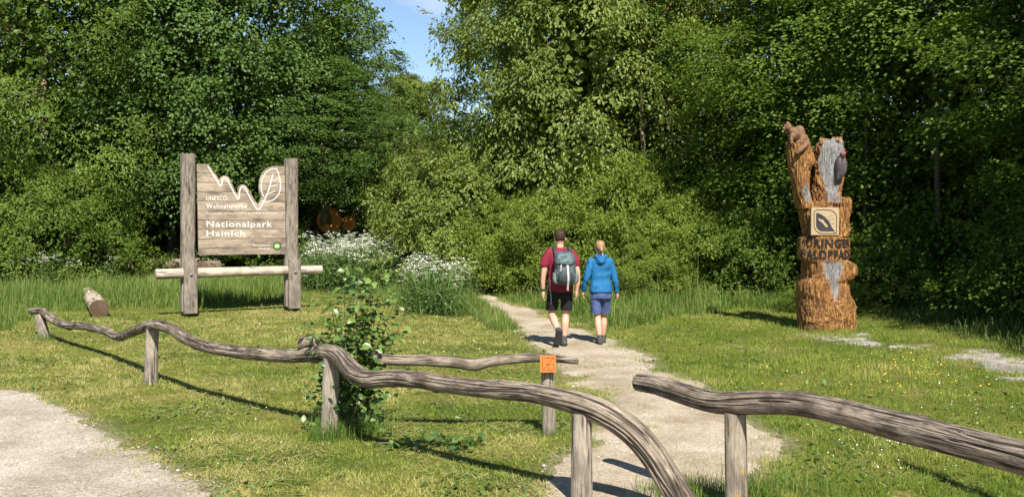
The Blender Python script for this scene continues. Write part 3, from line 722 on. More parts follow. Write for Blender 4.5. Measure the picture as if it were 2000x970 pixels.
PROTO = {}
def proto(key, seed, R, z0, H, kind, n, leaf, trunk_r, bark, limbn=18, multi=1, lumps=.35, csize=(.5, .95), shell=.24, lean=(0, 0), extra=None, shoots=0, fill=5200, fl=.24, **lv):
    rng = np.random.default_rng(seed)
    c, o, s, lob = clumps(rng, n, R, z0, H, kind, seed, lumps, csize, shell)
    if extra is not None: c, o, s, lob = extra(rng, c, o, s, lob)
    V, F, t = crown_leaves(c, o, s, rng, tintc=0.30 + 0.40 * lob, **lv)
    if shoots:                                            # young shoots that stick out of the crown's outline
        b = rng.choice(len(c), shoots); o3 = norm(o[b] + [0, 0, 1.5 if kind == 'dome' else .7] + rng.normal(0, .35, (shoots, 3))); ln3 = rng.uniform(.3, .95, shoots) * (.75 if kind == 'dome' else 1.0); k3 = 26
        tt = rng.uniform(.1, 1, (shoots, k3)); pp = (c[b] + o[b] * s[b][:, None] * .8)[:, None] + o3[:, None] * (tt * ln3[:, None])[..., None] + rng.normal(0, .03, (shoots, k3, 3)); pp[..., 2] -= (tt * tt * .12)
        dd3 = norm(rng.normal(size=(shoots, k3, 3)) + o3[:, None] * .9 - np.array([0, 0, lv.get('droop', .2)])); nn3 = norm(rng.normal(0, .5, (shoots, k3, 3)) + [0, -.2, 1]); q3 = shoots * k3; sz3 = rng.uniform(.7, 1.25, q3)
        V3, F3 = leaves(pp.reshape(-1, 3), dd3.reshape(-1, 3), nn3.reshape(-1, 3), lv['L'] * sz3, lv['W'] * sz3)
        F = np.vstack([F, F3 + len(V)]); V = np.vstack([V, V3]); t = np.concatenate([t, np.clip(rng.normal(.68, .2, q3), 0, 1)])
    if fill:                                              # inner foliage that closes the crown, its tint darkened for the shade inside
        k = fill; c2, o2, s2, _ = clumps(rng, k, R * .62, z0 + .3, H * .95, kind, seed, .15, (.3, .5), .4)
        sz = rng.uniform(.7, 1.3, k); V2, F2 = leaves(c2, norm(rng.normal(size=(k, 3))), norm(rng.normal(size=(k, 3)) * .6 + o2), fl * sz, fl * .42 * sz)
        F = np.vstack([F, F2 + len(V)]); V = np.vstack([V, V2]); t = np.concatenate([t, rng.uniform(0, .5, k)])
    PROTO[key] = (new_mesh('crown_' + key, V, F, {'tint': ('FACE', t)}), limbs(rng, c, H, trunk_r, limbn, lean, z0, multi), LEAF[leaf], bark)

NTREE = 1.0
proto('maple_a', 1, 4.3, 0.9, 15, 'tree', 330, 'maple', .24, M_bark, sprays=11, per=23, L=.118, W=.046, spray=.46, flat=.28, csize=(.6, 1.2), shell=.14, clumpz=.5, shoots=120)
proto('maple_b', 2, 4.1, 0.7, 14, 'tree', 300, 'maple', .22, M_bark, sprays=11, per=23, L=.112, W=.045, spray=.48, flat=.28, csize=(.6, 1.2), lumps=.5, shell=.14, clumpz=.5, shoots=120)
proto('ash', 3, 3.8, 0.8, 14, 'tree', 290, 'olive', .2, M_bark_pink, limbn=34, sprays=11, per=23, L=.115, W=.026, spray=.5, flat=.25, droop=.35, lumps=.45, csize=(.55, 1.1), shell=.18, clumpz=.55, shoots=160)
proto('lime', 4, 3.1, 0.9, 11.5, 'tree', 330, 'lime', .17, M_bark, sprays=9, per=22, L=.115, W=.031, spray=.5, flat=.2, droop=.8, jitter=.35, lumps=.45, limbn=24, csize=(.4, .85), shell=.2, clumpz=.7, fill=3600, shoots=160)
proto('hornbeam', 5, 3.7, 0.4, 13, 'tree', 290, 'deep', .16, M_bark, sprays=10, per=24, L=.10, W=.038, spray=.62, flat=.06, droop=.12, jitter=.25, lumps=.5, csize=(.6, 1.25), limbn=28, shell=.2, clumpz=.32, shoots=120)
proto('shrub_a', 6, 2.4, 0.15, 3.1, 'dome', 230, 'shrub', .05, M_bark, multi=7, limbn=40, sprays=9, per=27, L=.06, W=.024, spray=.5, flat=.5, droop=.0, jitter=.6, csize=(.28, .58), lumps=.42, shell=.2, clumpz=.8, fill=1800, fl=.15, shoots=330)
proto('shrub_b', 7, 2.0, 0.1, 3.0, 'dome', 190, 'olive', .05, M_bark, multi=6, limbn=34, sprays=9, per=25, L=.066, W=.026, spray=.5, flat=.45, droop=.1, jitter=.55, csize=(.28, .6), lumps=.5, shell=.22, clumpz=.7, fill=1600, fl=.16, shoots=260)
proto('shrub_c', 8, 1.8, 0.1, 3.1, 'dome', 150, 'lime', .05, M_bark, multi=5, limbn=30, sprays=9, per=22, L=.10, W=.028, spray=.5, flat=.25, droop=.5, jitter=.4, csize=(.3, .62), lumps=.5, shell=.22, clumpz=.7, fill=1500, fl=.18, shoots=120)
proto('slim', 9, 1.5, 5.5, 11.0, 'tree', 60, 'deep', .085, M_bark, limbn=16, sprays=8, per=20, L=.10, W=.038, spray=.6, flat=.08, csize=(.35, .8), shell=.4, clumpz=.4, fill=0, shoots=30, lean=(-.05, 0))
proto('pink', 10, 1.3, 6.5, 11.0, 'tree', 40, 'olive', .10, M_bark_pink, limbn=14, sprays=8, per=20, L=.11, W=.026, spray=.55, csize=(.35, .8), shell=.4, fill=0, shoots=20, lean=(-.04, 0))

def plant(key, name, x, d, label, cat, group=None, s=1.0, sz=1.0, rz=0.0, dz=0.0):
    cr, tr, lm, bk = PROTO[key]
    e = empty(name, (x, d, tz(x, d) + dz), rz, label, cat, group); e.scale = (s, s, s * sz)
    t = link('trunk', tr, bk, e); c = link('crown', cr, lm, e); return e

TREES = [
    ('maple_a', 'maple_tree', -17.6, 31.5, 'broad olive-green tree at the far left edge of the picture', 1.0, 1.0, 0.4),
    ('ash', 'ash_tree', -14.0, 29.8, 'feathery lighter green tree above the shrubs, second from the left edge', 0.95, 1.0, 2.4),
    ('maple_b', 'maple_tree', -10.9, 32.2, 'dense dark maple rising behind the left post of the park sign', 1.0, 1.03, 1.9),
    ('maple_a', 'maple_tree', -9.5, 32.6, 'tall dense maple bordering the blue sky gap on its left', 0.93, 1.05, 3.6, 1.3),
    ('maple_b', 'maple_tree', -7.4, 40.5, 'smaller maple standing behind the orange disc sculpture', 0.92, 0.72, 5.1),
    ('maple_b', 'maple_tree', -6.0, 32.0, 'low added maple whose boughs shade the orange disc sculpture', 0.62, 0.55, 3.1, 1.9),  # extra tree, added so its overhanging boughs keep sun off the discs
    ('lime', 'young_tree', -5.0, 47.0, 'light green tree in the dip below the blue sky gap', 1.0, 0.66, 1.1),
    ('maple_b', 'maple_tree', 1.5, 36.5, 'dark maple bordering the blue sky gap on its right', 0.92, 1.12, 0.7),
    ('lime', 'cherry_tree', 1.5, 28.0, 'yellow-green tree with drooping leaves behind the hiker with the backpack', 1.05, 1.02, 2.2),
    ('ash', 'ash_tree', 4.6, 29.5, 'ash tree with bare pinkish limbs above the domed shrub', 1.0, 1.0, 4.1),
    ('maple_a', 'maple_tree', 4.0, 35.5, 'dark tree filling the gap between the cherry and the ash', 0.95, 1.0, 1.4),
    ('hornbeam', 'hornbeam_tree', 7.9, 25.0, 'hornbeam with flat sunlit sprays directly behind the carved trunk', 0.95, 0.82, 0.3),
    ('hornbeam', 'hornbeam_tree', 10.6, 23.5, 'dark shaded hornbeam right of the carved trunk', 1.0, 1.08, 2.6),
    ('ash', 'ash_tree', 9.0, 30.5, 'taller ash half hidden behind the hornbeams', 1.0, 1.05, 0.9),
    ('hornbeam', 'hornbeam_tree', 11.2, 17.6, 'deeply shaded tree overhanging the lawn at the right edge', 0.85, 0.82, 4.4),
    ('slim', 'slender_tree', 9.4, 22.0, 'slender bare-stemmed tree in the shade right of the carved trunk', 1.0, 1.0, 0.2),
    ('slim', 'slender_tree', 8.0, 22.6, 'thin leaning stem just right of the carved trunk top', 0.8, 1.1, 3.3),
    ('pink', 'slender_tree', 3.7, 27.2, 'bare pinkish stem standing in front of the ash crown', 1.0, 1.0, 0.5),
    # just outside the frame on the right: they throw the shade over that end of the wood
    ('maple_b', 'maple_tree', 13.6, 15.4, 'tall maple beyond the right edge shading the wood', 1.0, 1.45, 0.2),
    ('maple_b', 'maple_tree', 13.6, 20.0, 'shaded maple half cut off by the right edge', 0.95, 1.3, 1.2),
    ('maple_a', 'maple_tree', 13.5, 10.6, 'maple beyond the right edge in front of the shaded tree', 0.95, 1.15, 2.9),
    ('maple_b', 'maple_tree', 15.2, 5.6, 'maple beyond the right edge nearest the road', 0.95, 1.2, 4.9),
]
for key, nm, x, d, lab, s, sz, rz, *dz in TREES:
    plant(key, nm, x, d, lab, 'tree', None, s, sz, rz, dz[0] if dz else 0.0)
SHRUBS = [
    ('shrub_a', 2.6, 25.6, 'tallest bright green shrub, directly behind the hiker in blue', 0.86, 1.18, 0.5),
    ('shrub_a', 1.1, 25.2, 'bright green shrub directly behind the hiker with the backpack', 0.74, 1.0, 2.9),
    ('shrub_a', -0.3, 26.2, 'rounded green shrub where the footpath bends out of sight', 0.72, .95, 4.6),
    ('shrub_a', 4.1, 25.0, 'bright green shrub sloping down to the right of the hiker in blue', 0.72, 1.0, 1.7),
    ('shrub_b', 5.4, 24.4, 'darker green shrub between the bright shrubs and the carved trunk', 0.78, .85, 1.3),
    ('shrub_a', 3.2, 23.9, 'low bright green shrub at the grass edge behind the hikers', 0.48, .95, 3.8),
    ('shrub_c', -1.6, 27.0, 'yellow-green shrub with drooping leaves beside the far trail', 1.0, 1.05, 0.0),
    ('shrub_c', -2.9, 31.0, 'taller yellow-green bush set back at the mouth of the trail', 0.9, 1.25, 3.0),
    ('shrub_b', -14.8, 28.2, 'loose shrub at the left edge with a few white flowers', 1.1, 1.05, 0.4),
    ('shrub_b', -12.4, 27.6, 'rounded shrub in the sun left of the long lying log', 0.95, .98, 2.2),
    ('shrub_c', -11.0, 34.2, 'dark bush behind the long log and the left sign post', 0.9, .95, 4.0),
    ('shrub_b', -8.3, 32.0, 'dark low bush seen beneath the sign board', 0.9, .7, 5.2),
    ('shrub_b', 6.6, 21.0, 'small sprawling bush at the foot of the carved trunk', 0.42, .55, 1.0),
    ('shrub_b', 8.9, 22.4, 'shaded bush right of the carved trunk', 0.8, .75, 3.3),
    ('shrub_b', 10.9, 19.2, 'shaded bush under the overhanging tree at the right edge', 0.85, .8, 0.8),
]
for key, x, d, lab, s, sz, rz in SHRUBS:
    plant(key, 'shrub', x, d, lab, 'shrub', None, s, sz, rz)

# the depth of the wood behind, which reads as one mass
rng = np.random.default_rng(77)
k = 1900
fx = rng.uniform(-36, 36, k); fd = np.where(fx > 6, rng.uniform(29, 42, k), rng.uniform(38, 48, k)); gap = (fx > -8.0) & (fx < -0.2)
fz = np.where(rng.random(k) < .35, rng.uniform(.2, 4, k), rng.uniform(.5, 14.5, k)); fz = np.where(gap, rng.uniform(.2, 4.6, k), fz); fd = np.where(gap, rng.uniform(50, 60, k), fd)
c = np.column_stack([fx, fd, fz + terr(fx, fd)]); V, F, t = crown_leaves(c, norm(np.column_stack([0 * fx, -1 + 0 * fx, .3 + 0 * fx])), rng.uniform(1.0, 1.9, k), rng, sprays=5, per=10, L=.36, W=.16, spray=.6)
o = link('forest', new_mesh('forest', V, F, {'tint': ('FACE', t)}), LEAF['deep']); tag(o, 'dark depth of the wood behind the front trees', 'forest', kind='stuff')

# ================================================================ FENCES
M_rail = mat_wood('weathered_rail', (0.088, 0.070, 0.053), (0.225, 0.182, 0.138), (0.39, 0.332, 0.265), endcol=(0.20, 0.165, 0.13), stain=.55, bump=1.0, cw=.022, sharp=.15)
M_post = mat_wood('weathered_post', (0.17, 0.14, 0.105), (0.31, 0.268, 0.212), (0.42, 0.375, 0.31), endcol=(0.25, 0.21, 0.17), stain=.35, bump=.7, sharp=.17)
M_post_l = mat_wood('lichen_post', (0.15, 0.125, 0.095), (0.28, 0.24, 0.185), (0.42, 0.37, 0.30), endcol=(0.25, 0.21, 0.17), stain=.4, bump=.8, lichen=(0.42, 0.25, 0.04))
M_pale = mat_wood('pale_timber', (0.26, 0.215, 0.165), (0.41, 0.355, 0.285), (0.53, 0.47, 0.39), endcol=(0.42, 0.36, 0.28), stain=.2, bump=.45)
def at(px, py, d): return np.array([(px - 1000) * d / FPX, d, EYE - (py - HZ) * d / FPX])
def rail(parent, pts, radii, seed, **k):
    W = np.array([at(*p) for p in pts]) - np.array(parent.location); t = np.linspace(0, 1, len(W))
    k.setdefault('rough', .095); k.setdefault('knots', 1.6); k.setdefault('splits', 6.0)
    return link('rail', log_mesh('rail', W, np.interp(t, np.linspace(0, 1, len(radii)), radii), seed, **k), M_rail, parent)
def post(parent, base, top, d, r, seed, mat=None, dt=None):
    a = at(base[0], base[1], d); a[2] = tz(a[0], a[1]) - 0.15; b = at(top[0], top[1], dt or d); o = np.array(parent.location)
    m = (a + b) / 2
    return link('post', log_mesh('post', np.array([a, m, b]) - o, [r * 1.06, r, r * .96], seed, nring=36, rough=.035, crack=.06, splits=6.0, step=.03), mat or M_post, parent)

p2 = gpoint(642, 852)
fence = empty('rustic_fence', p2, 0, 'long crooked log fence running from the left to a rail that dives into the ground', 'fence')
rail(fence, [(61, 607, 16.9), (83, 608, 16.5), (104, 624, 16.1), (130, 634, 15.6), (165, 637, 15.0), (205, 645, 14.3), (229, 657, 13.8), (255, 649, 13.2), (295, 635, 12.15),
             (332, 641, 11.7), (366, 662, 11.3), (402, 676, 11.0), (450, 685, 10.6), (520, 692, 10.0), (580, 694, 9.6), (640, 689, 9.2)],
     [.056, .064, .061, .063, .067, .063, .07, .07], 3, nring=64, step=.03, crack=.07, knobs=((1.9, 3.1, .35), (4.6, 2.7, .2)))
rail(fence, [(637, 687, 9.22), (662, 695, 9.0), (688, 724, 8.72), (718, 740, 8.5), (770, 738, 8.3), (830, 743, 8.05), (890, 752, 7.8), (960, 760, 7.5), (1030, 765, 7.25), (1090, 777, 7.05),
             (1140, 790, 6.95), (1190, 811, 6.86), (1235, 842, 6.8), (1270, 880, 6.75), (1300, 925, 6.7), (1332, 975, 6.65), (1378, 1050, 6.6)],
     [.074, .080, .073, .069, .069, .077, .086, .095, .092, .092], 8, nring=84, step=.022, crack=.05, knobs=((1.72, 3.2, .22), (2.5, 0.3, .12)))
post(fence, (93, 661), (76, 614), 16.5, .085, 11); post(fence, (294, 745), (298, 640), 12.15, .078, 12)
post(fence, (642, 852), (648, 698), 9.12, .08, 13); post(fence, (1136, 985), (1136, 806), 6.95, .074, 14)

rear = empty('branch_fence', gpoint(1072, 848), 0, 'thin branch rail behind the long fence ending at a post with an orange plaque', 'fence')
r_ = rail(rear, [(588, 671, 9.5), (612, 666, 9.45), (636, 678, 9.4), (690, 692, 9.35), (760, 702, 9.3), (830, 703, 9.25), (885, 706, 9.22), (922, 711, 9.2), (965, 704, 9.2), (1030, 698, 9.2), (1072, 699, 9.2), (1128, 705, 9.15)],
          [.058, .05, .05, .052, .055, .05, .045, .03], 21, nring=44, step=.03, knobs=((1.75, 3.1, .3), (.15, 0, .3)))
post(rear, (1074, 850), (1069, 712), 9.2, .062, 22)
M_rust = mat_plain('rust_orange', (0.50, 0.16, 0.035), .75, .22, 25, .25)
M_dark = mat_plain('engraved_dark', (0.16, 0.055, 0.018), .8, .2, 60)
q = at(1070.5, 710, 9.09) - np.array(rear.location)
plq = link('marker_plaque', poly_solid('marker_plaque', [(-.072, -.077), (.072, -.074), (.07, .077), (-.074, .075)], -.012, .012), M_rust, rear, q); plq['label'] = 'square rust-orange marker plaque with engraved lines'
for ln_ in ([(-.05, -.055), (-.05, .055)], [(.052, .055), (.052, -.055)], [(-.05, .055), (.052, .055)], [(-.05, -.055), (.052, -.055)], [(-.04, -.045), (.0, .0), (.04, .05)], [(-.02, .0), (.052, .0)], [(.0, -.05), (.0, .0)]):
    l2 = np.array(ln_); l2 = l2 if len(l2) > 2 else np.array([l2[0], l2.mean(0), l2[1]])
    link('engraved_line', strip_solid('engraved_line', l2, .0045, -.0135, -.011), M_dark, plq)

rf = empty('log_fence', gpoint(1440, 1005), 0, 'thick log fence rail entering from the lower right corner on a lichen-stained post', 'fence')
rail(rf, [(1247, 746, 7.5), (1285, 752, 7.32), (1335, 768, 7.08), (1385, 783, 6.88), (1437, 787, 6.7), (1500, 785, 6.48), (1560, 788, 6.28), (1640, 803, 6.02), (1740, 828, 5.7), (1860, 858, 5.3), (2000, 893, 4.9), (2200, 945, 4.4), (2600, 1040, 3.7)],
     [.064, .070, .075, .075, .076, .078, .081, .084, .085, .085, .085], 31, nring=84, step=.022, crack=.05, rough=.07, knobs=((.55, 3.6, .16), (.95, 0.2, .08)))
post(rf, (1440, 1006), (1436, 806), 6.7, .075, 33, M_post_l); post(rf, (2420, 1440), (2420, 1010), 3.9, .08, 34, M_post_l)

# ================================================================ PARK SIGN
SA = math.atan2(1.11, 1.86); s0 = gpoint(369, 617); SX, SD = s0.x, s0.y; SC, SS = math.cos(SA), math.sin(SA)
def sg(px, py):
    k = (px - 1000) / FPX; u = (k * SD - SX) / (SC - k * SS); d = SD + u * SS
    return np.array([u, EYE - (py - HZ) * d / FPX - s0.z])
sign = empty('park_sign', s0, SA, 'tall wooden national park sign board between two heavy posts', 'sign')
def hewn(name, u0, u1, y0, y1, z0, z1, seed, mat, parent, rough=.008, top=0.02):
    """squared beam with chamfered, uneven edges"""
    c = .16 * min(u1 - u0, y1 - y0); m = max(3, int((z1 - z0) / .06)); zz = np.linspace(z0, z1, m)
    o8 = np.array([(u0 + c, y0), ((u0 + u1) / 2, y0), (u1 - c, y0), (u1, y0 + c), (u1, y1 - c), (u1 - c, y1), (u0 + c, y1), (u0, y1 - c), (u0, y0 + c)]); k = len(o8)
    V = np.array([[(x, y, z) for x, y in o8] for z in zz]); q = V.reshape(-1, 3)
    cen = np.array([(u0 + u1) / 2, (y0 + y1) / 2, 0])
    w = (fbm(q * [7, 7, 1.5] + seed, seed, 3) - .5) * 2 * rough + (vnoise(np.column_stack([q[:, 2] * .8, q[:, 2] * 0 + seed]), seed + 2) - .5)[:] * rough
    q = q + norm((q - cen) * [1, 1, 0]) * w[:, None]; q[-k:, 2] += (vnoise(q[-k:] * 9, seed) - .5) * 2 * top
    a = Acc(); g = q - cen; a.add(q, ring_faces(m, k), grain=g, cap=np.zeros(len(q)))
    for e, fl in ((0, 1), ((m - 1) * k, 0)):
        rim = q[e:e + k]; ce = rim.mean(0); j = np.arange(k); jj = (j + 1) % k
        a.add(np.vstack([rim, ce]), np.stack([np.full(k, k), j, jj], 1)[:, ::(-1 if fl else 1)], grain=np.vstack([rim, ce]) - cen, cap=np.ones(k + 1))
    return link(name, a.mesh(name), mat, parent)
M_beam = mat_wood('sign_beam', (0.10, 0.082, 0.064), (0.21, 0.178, 0.145), (0.32, 0.28, 0.235), endcol=(.28, .24, .19), stain=.3, bump=.8)
M_steel = mat_plain('zinc_steel', (0.45, 0.45, 0.45), .4, .1, 30, metal=.8)
M_black = mat_plain('black_steel', (0.02, 0.02, 0.02), .5, .1, 30)
ul, ur = sg(369, 500)[0], sg(571, 500)[0]
zl, zr = sg(369, 300)[1], sg(571, 309)[1]
for u, zt, sd_ in ((ul, zl, 41), (ur, zr, 45)):
    hewn('post', u - .135, u + .135, .0, .17, .10, zt, sd_, M_beam, sign)
    hewn('bracket', u - .13, u + .13, -.20, -.085, .07, 1.10, sd_ + 1, M_beam, sign)
    v, f = boxm(u - .06, u + .06, -.02, .10, -.1, .13); link('post_foot', new_mesh('post_foot', v, f), M_black, sign)
    zb = sg(369 if u == ul else 576, 534 if u == ul else 529)[1]
    v, f = tube(np.array([[u, -.196, zb], [u, -.222, zb]]), .035, 14); b = link('bolt', new_mesh('bolt', v, f), M_steel, sign)
    v, f = tube(np.array([[u, -.223, zb], [u, -.243, zb]]), .018, 6); link('bolt_head', new_mesh('bolt_head', v, f), M_steel, b)
ca, cb = sg(303, 535), sg(626, 526)
link('crossbar', log_mesh('crossbar', [(ca[0], -.04, ca[1]), ((ca[0] + cb[0]) / 2, -.04, (ca[1] + cb[1]) / 2 + .005), (cb[0], -.04, cb[1])], [.104, .1, .097], 51, rough=.03, crack=.03), M_pale, sign)

def cp(cx, cy): return sg(280 + cx / 2.6225, 270 + cy / 2.6225)
def curve2(pp, n): return catmull(np.array([np.append(cp(*p), 0) for p in pp]), n)[:, :2]
top_line = np.vstack([[cp(277, 131), cp(336, 131), cp(394, 216)], curve2([(394, 216), (398, 203), (410, 193), (425, 191), (438, 199), (452, 222), (484, 284), (486, 262), (494, 245), (510, 236), (526, 241), (540, 258), (585, 333), (593, 334), (600, 322), (606, 303), (599, 285), (595, 255), (598, 222), (608, 188), (630, 160), (665, 142)], 60)[1:], [cp(727, 143)]])
outline = np.vstack([top_line, [cp(732, 592), cp(286, 598)]])
M_boards = [mat_wood('sign_plank_%d' % i, *[tuple(c * k for c in q) for q in ((0.18, 0.138, 0.10), (0.285, 0.23, 0.175), (0.375, 0.315, 0.25))], stain=.42, bump=.3, scale=.7, crack=.35) for i, k in enumerate((.86, 1.0, 1.14))]
def finish(bm, i):
    if len(bm.faces) < 4: bm.free(); return
    me = bm_mesh('plank', bm); co = np.array([v.co[:] for v in me.vertices]); at_ = me.attributes.new('grain', 'FLOAT_VECTOR', 'POINT')
    at_.data.foreach_set('vector', np.column_stack([co[:, 2] + i * 3.3, co[:, 1] + i, co[:, 0] + i * 1.7]).astype(np.float32).ravel())
    link('plank', me, M_boards[(i * 7) % 3], sign)
def board_planks():
    zb = (cp(286, 598)[1] + cp(732, 592)[1]) / 2; zt = cp(300, 131)[1]; n = 10; zs = np.linspace(zb - .05, zt + .01, n + 1); zs[0] = zb - .2; zs[-1] = zt + .2
    rngb = np.random.default_rng(5)
    for i in range(n):
        bm = bmesh.new(); flat_fill(bm, outline, 0)
        for zc, no in ((zs[i] + .0045, -1), (zs[i + 1] - .0045, 1)):
            g = bm.verts[:] + bm.edges[:] + bm.faces[:]
            bmesh.ops.bisect_plane(bm, geom=g, plane_co=(0, 0, zc), plane_no=(0, 0, no), clear_outer=True)
        y0 = .045 + rngb.uniform(-.0015, .0015)
        r = bmesh.ops.extrude_face_region(bm, geom=bm.faces[:]); ex = {e for e in r['geom'] if isinstance(e, bmesh.types.BMVert)}
        for v in bm.verts: v.co.y = y0 + .035 if v in ex else y0
        bm.verts.index_update()
        while bm.verts:                                    # the notches of the outline cut some boards in two
            seen, todo = set(), [bm.verts[:][0]]
            while todo:
                v = todo.pop()
                if v not in seen: seen.add(v); todo += [e.other_vert(v) for e in v.link_edges]
            b2 = bm.copy(); idx = {v.index for v in seen}; b2.verts.ensure_lookup_table()
            bmesh.ops.delete(b2, geom=[v for v in b2.verts if v.index not in idx], context='VERTS'); bmesh.ops.delete(bm, geom=list(seen), context='VERTS'); bm.verts.index_update()
            finish(b2, i)
        bm.free()
board_planks()
M_white = mat_plain('white_paint', (0.60, 0.575, 0.53), .7, .12, 25)
YB = .0425
zig = np.vstack([curve2([(333, 143), (366, 194), (397, 246)], 12), curve2([(397, 246), (403, 243), (407, 217), (416, 205), (428, 207), (440, 226), (486, 313)], 26)[1:], curve2([(486, 313), (492, 308), (497, 268), (508, 249), (521, 252), (534, 274), (580, 358)], 26)[1:],
                 curve2([(580, 358), (590, 366), (601, 358), (622, 318), (644, 268), (667, 183)], 22)[1:]])
link('painted_line', strip_solid('painted_line', zig, .024, YB - .003, YB), M_white, sign)
leaf = np.vstack([curve2([(606, 320), (640, 324), (672, 313), (697, 285), (706, 245), (700, 198), (686, 157)], 26), curve2([(686, 157), (660, 158), (632, 176), (613, 210), (607, 250), (612, 282), (622, 300)], 24)[1:]])
link('painted_leaf', strip_solid('painted_leaf', leaf, .022, YB - .0036, YB - .0006), M_white, sign)
for a_, b_ in (((657, 220), (697, 203)), ((645, 250), (690, 236)), ((632, 287), (678, 268))):
    link('painted_vein', strip_solid('painted_vein', curve2([a_, ((a_[0] + b_[0]) / 2, (a_[1] + b_[1]) / 2 + 2), b_], 6), .014, YB - .0033, YB - .0003), M_white, sign)
def letter(body, x0, x1, yb, yt, bold, align='LEFT', mat=M_white, ref=None):
    me = text_mesh('lettering', body, 1.0, bold, 0.5, 'LEFT', 1.12); co = np.array([v.co[:] for v in me.vertices]); a, b = co.min(0), co.max(0)
    capm = text_mesh('t', 'N', 1.0, bold, 0); cz = np.array([v.co[2] for v in capm.vertices]); bpy.data.meshes.remove(capm)
    lo, hi = sg(x0, yb), sg(x1, yb); zt = sg(x0, yt)[1]; k = (zt - lo[1]) / (cz.max() - cz.min())
    co2 = np.column_stack([lo[0] + (co[:, 0] - a[0]) / (b[0] - a[0]) * (hi[0] - lo[0]), YB - .0015 + np.sign(co[:, 1]) * .0015,
                           lo[1] + (hi[1] - lo[1]) * (co[:, 0] - a[0]) / (b[0] - a[0]) + (co[:, 2] - cz.min()) * k])
    me.vertices.foreach_set('co', co2.astype(np.float32).ravel()); me.update()
    return link('lettering', me, mat, sign)
letter('UNESCO-', 404, 448, 391.5, 382.5, .003); letter('Weltnaturerbe', 404, 483.5, 407.5, 397.5, .003)
letter('Buchenurw\u00e4lder der Karpaten und Alte Buchenw\u00e4lder Deutschlands', 405, 540, 418.2, 414.6, .0)
letter('Nationalpark', 404.5, 533, 443, 431.5, .007); letter('Hainich', 404.5, 479.5, 461, 449.8, .007)
letter('Nationalpark', 495.5, 528, 481, 476.8, .0); letter('Hainich', 508, 528, 487.2, 483, .0)
def disc(c, r, n=20, sz=1.0): a = np.linspace(0, 2 * np.pi, n, endpoint=False); return [(c[0] + r * math.cos(t), c[1] + r * sz * math.sin(t)) for t in a]
ec = sg(542.3, 480); 
em = link('emblem', poly_solid('emblem', disc(ec, .088, 28), YB - .002, YB), mat_plain('emblem_dark', (0.02, 0.05, 0.02), .6), sign)
link('emblem_ring', poly_solid('emblem_ring', disc(ec, .066, 28), YB - .004, YB - .0025), mat_plain('emblem_green', (0.12, 0.28, 0.06), .6), em)
link('emblem_mound', poly_solid('emblem_mound', [(ec[0] + .05 * math.cos(t), ec[1] - .032 + .062 * math.sin(t)) for t in np.linspace(0, np.pi, 12)], YB - .006, YB - .0045), mat_plain('emblem_pale', (0.45, 0.58, 0.25), .6), em)

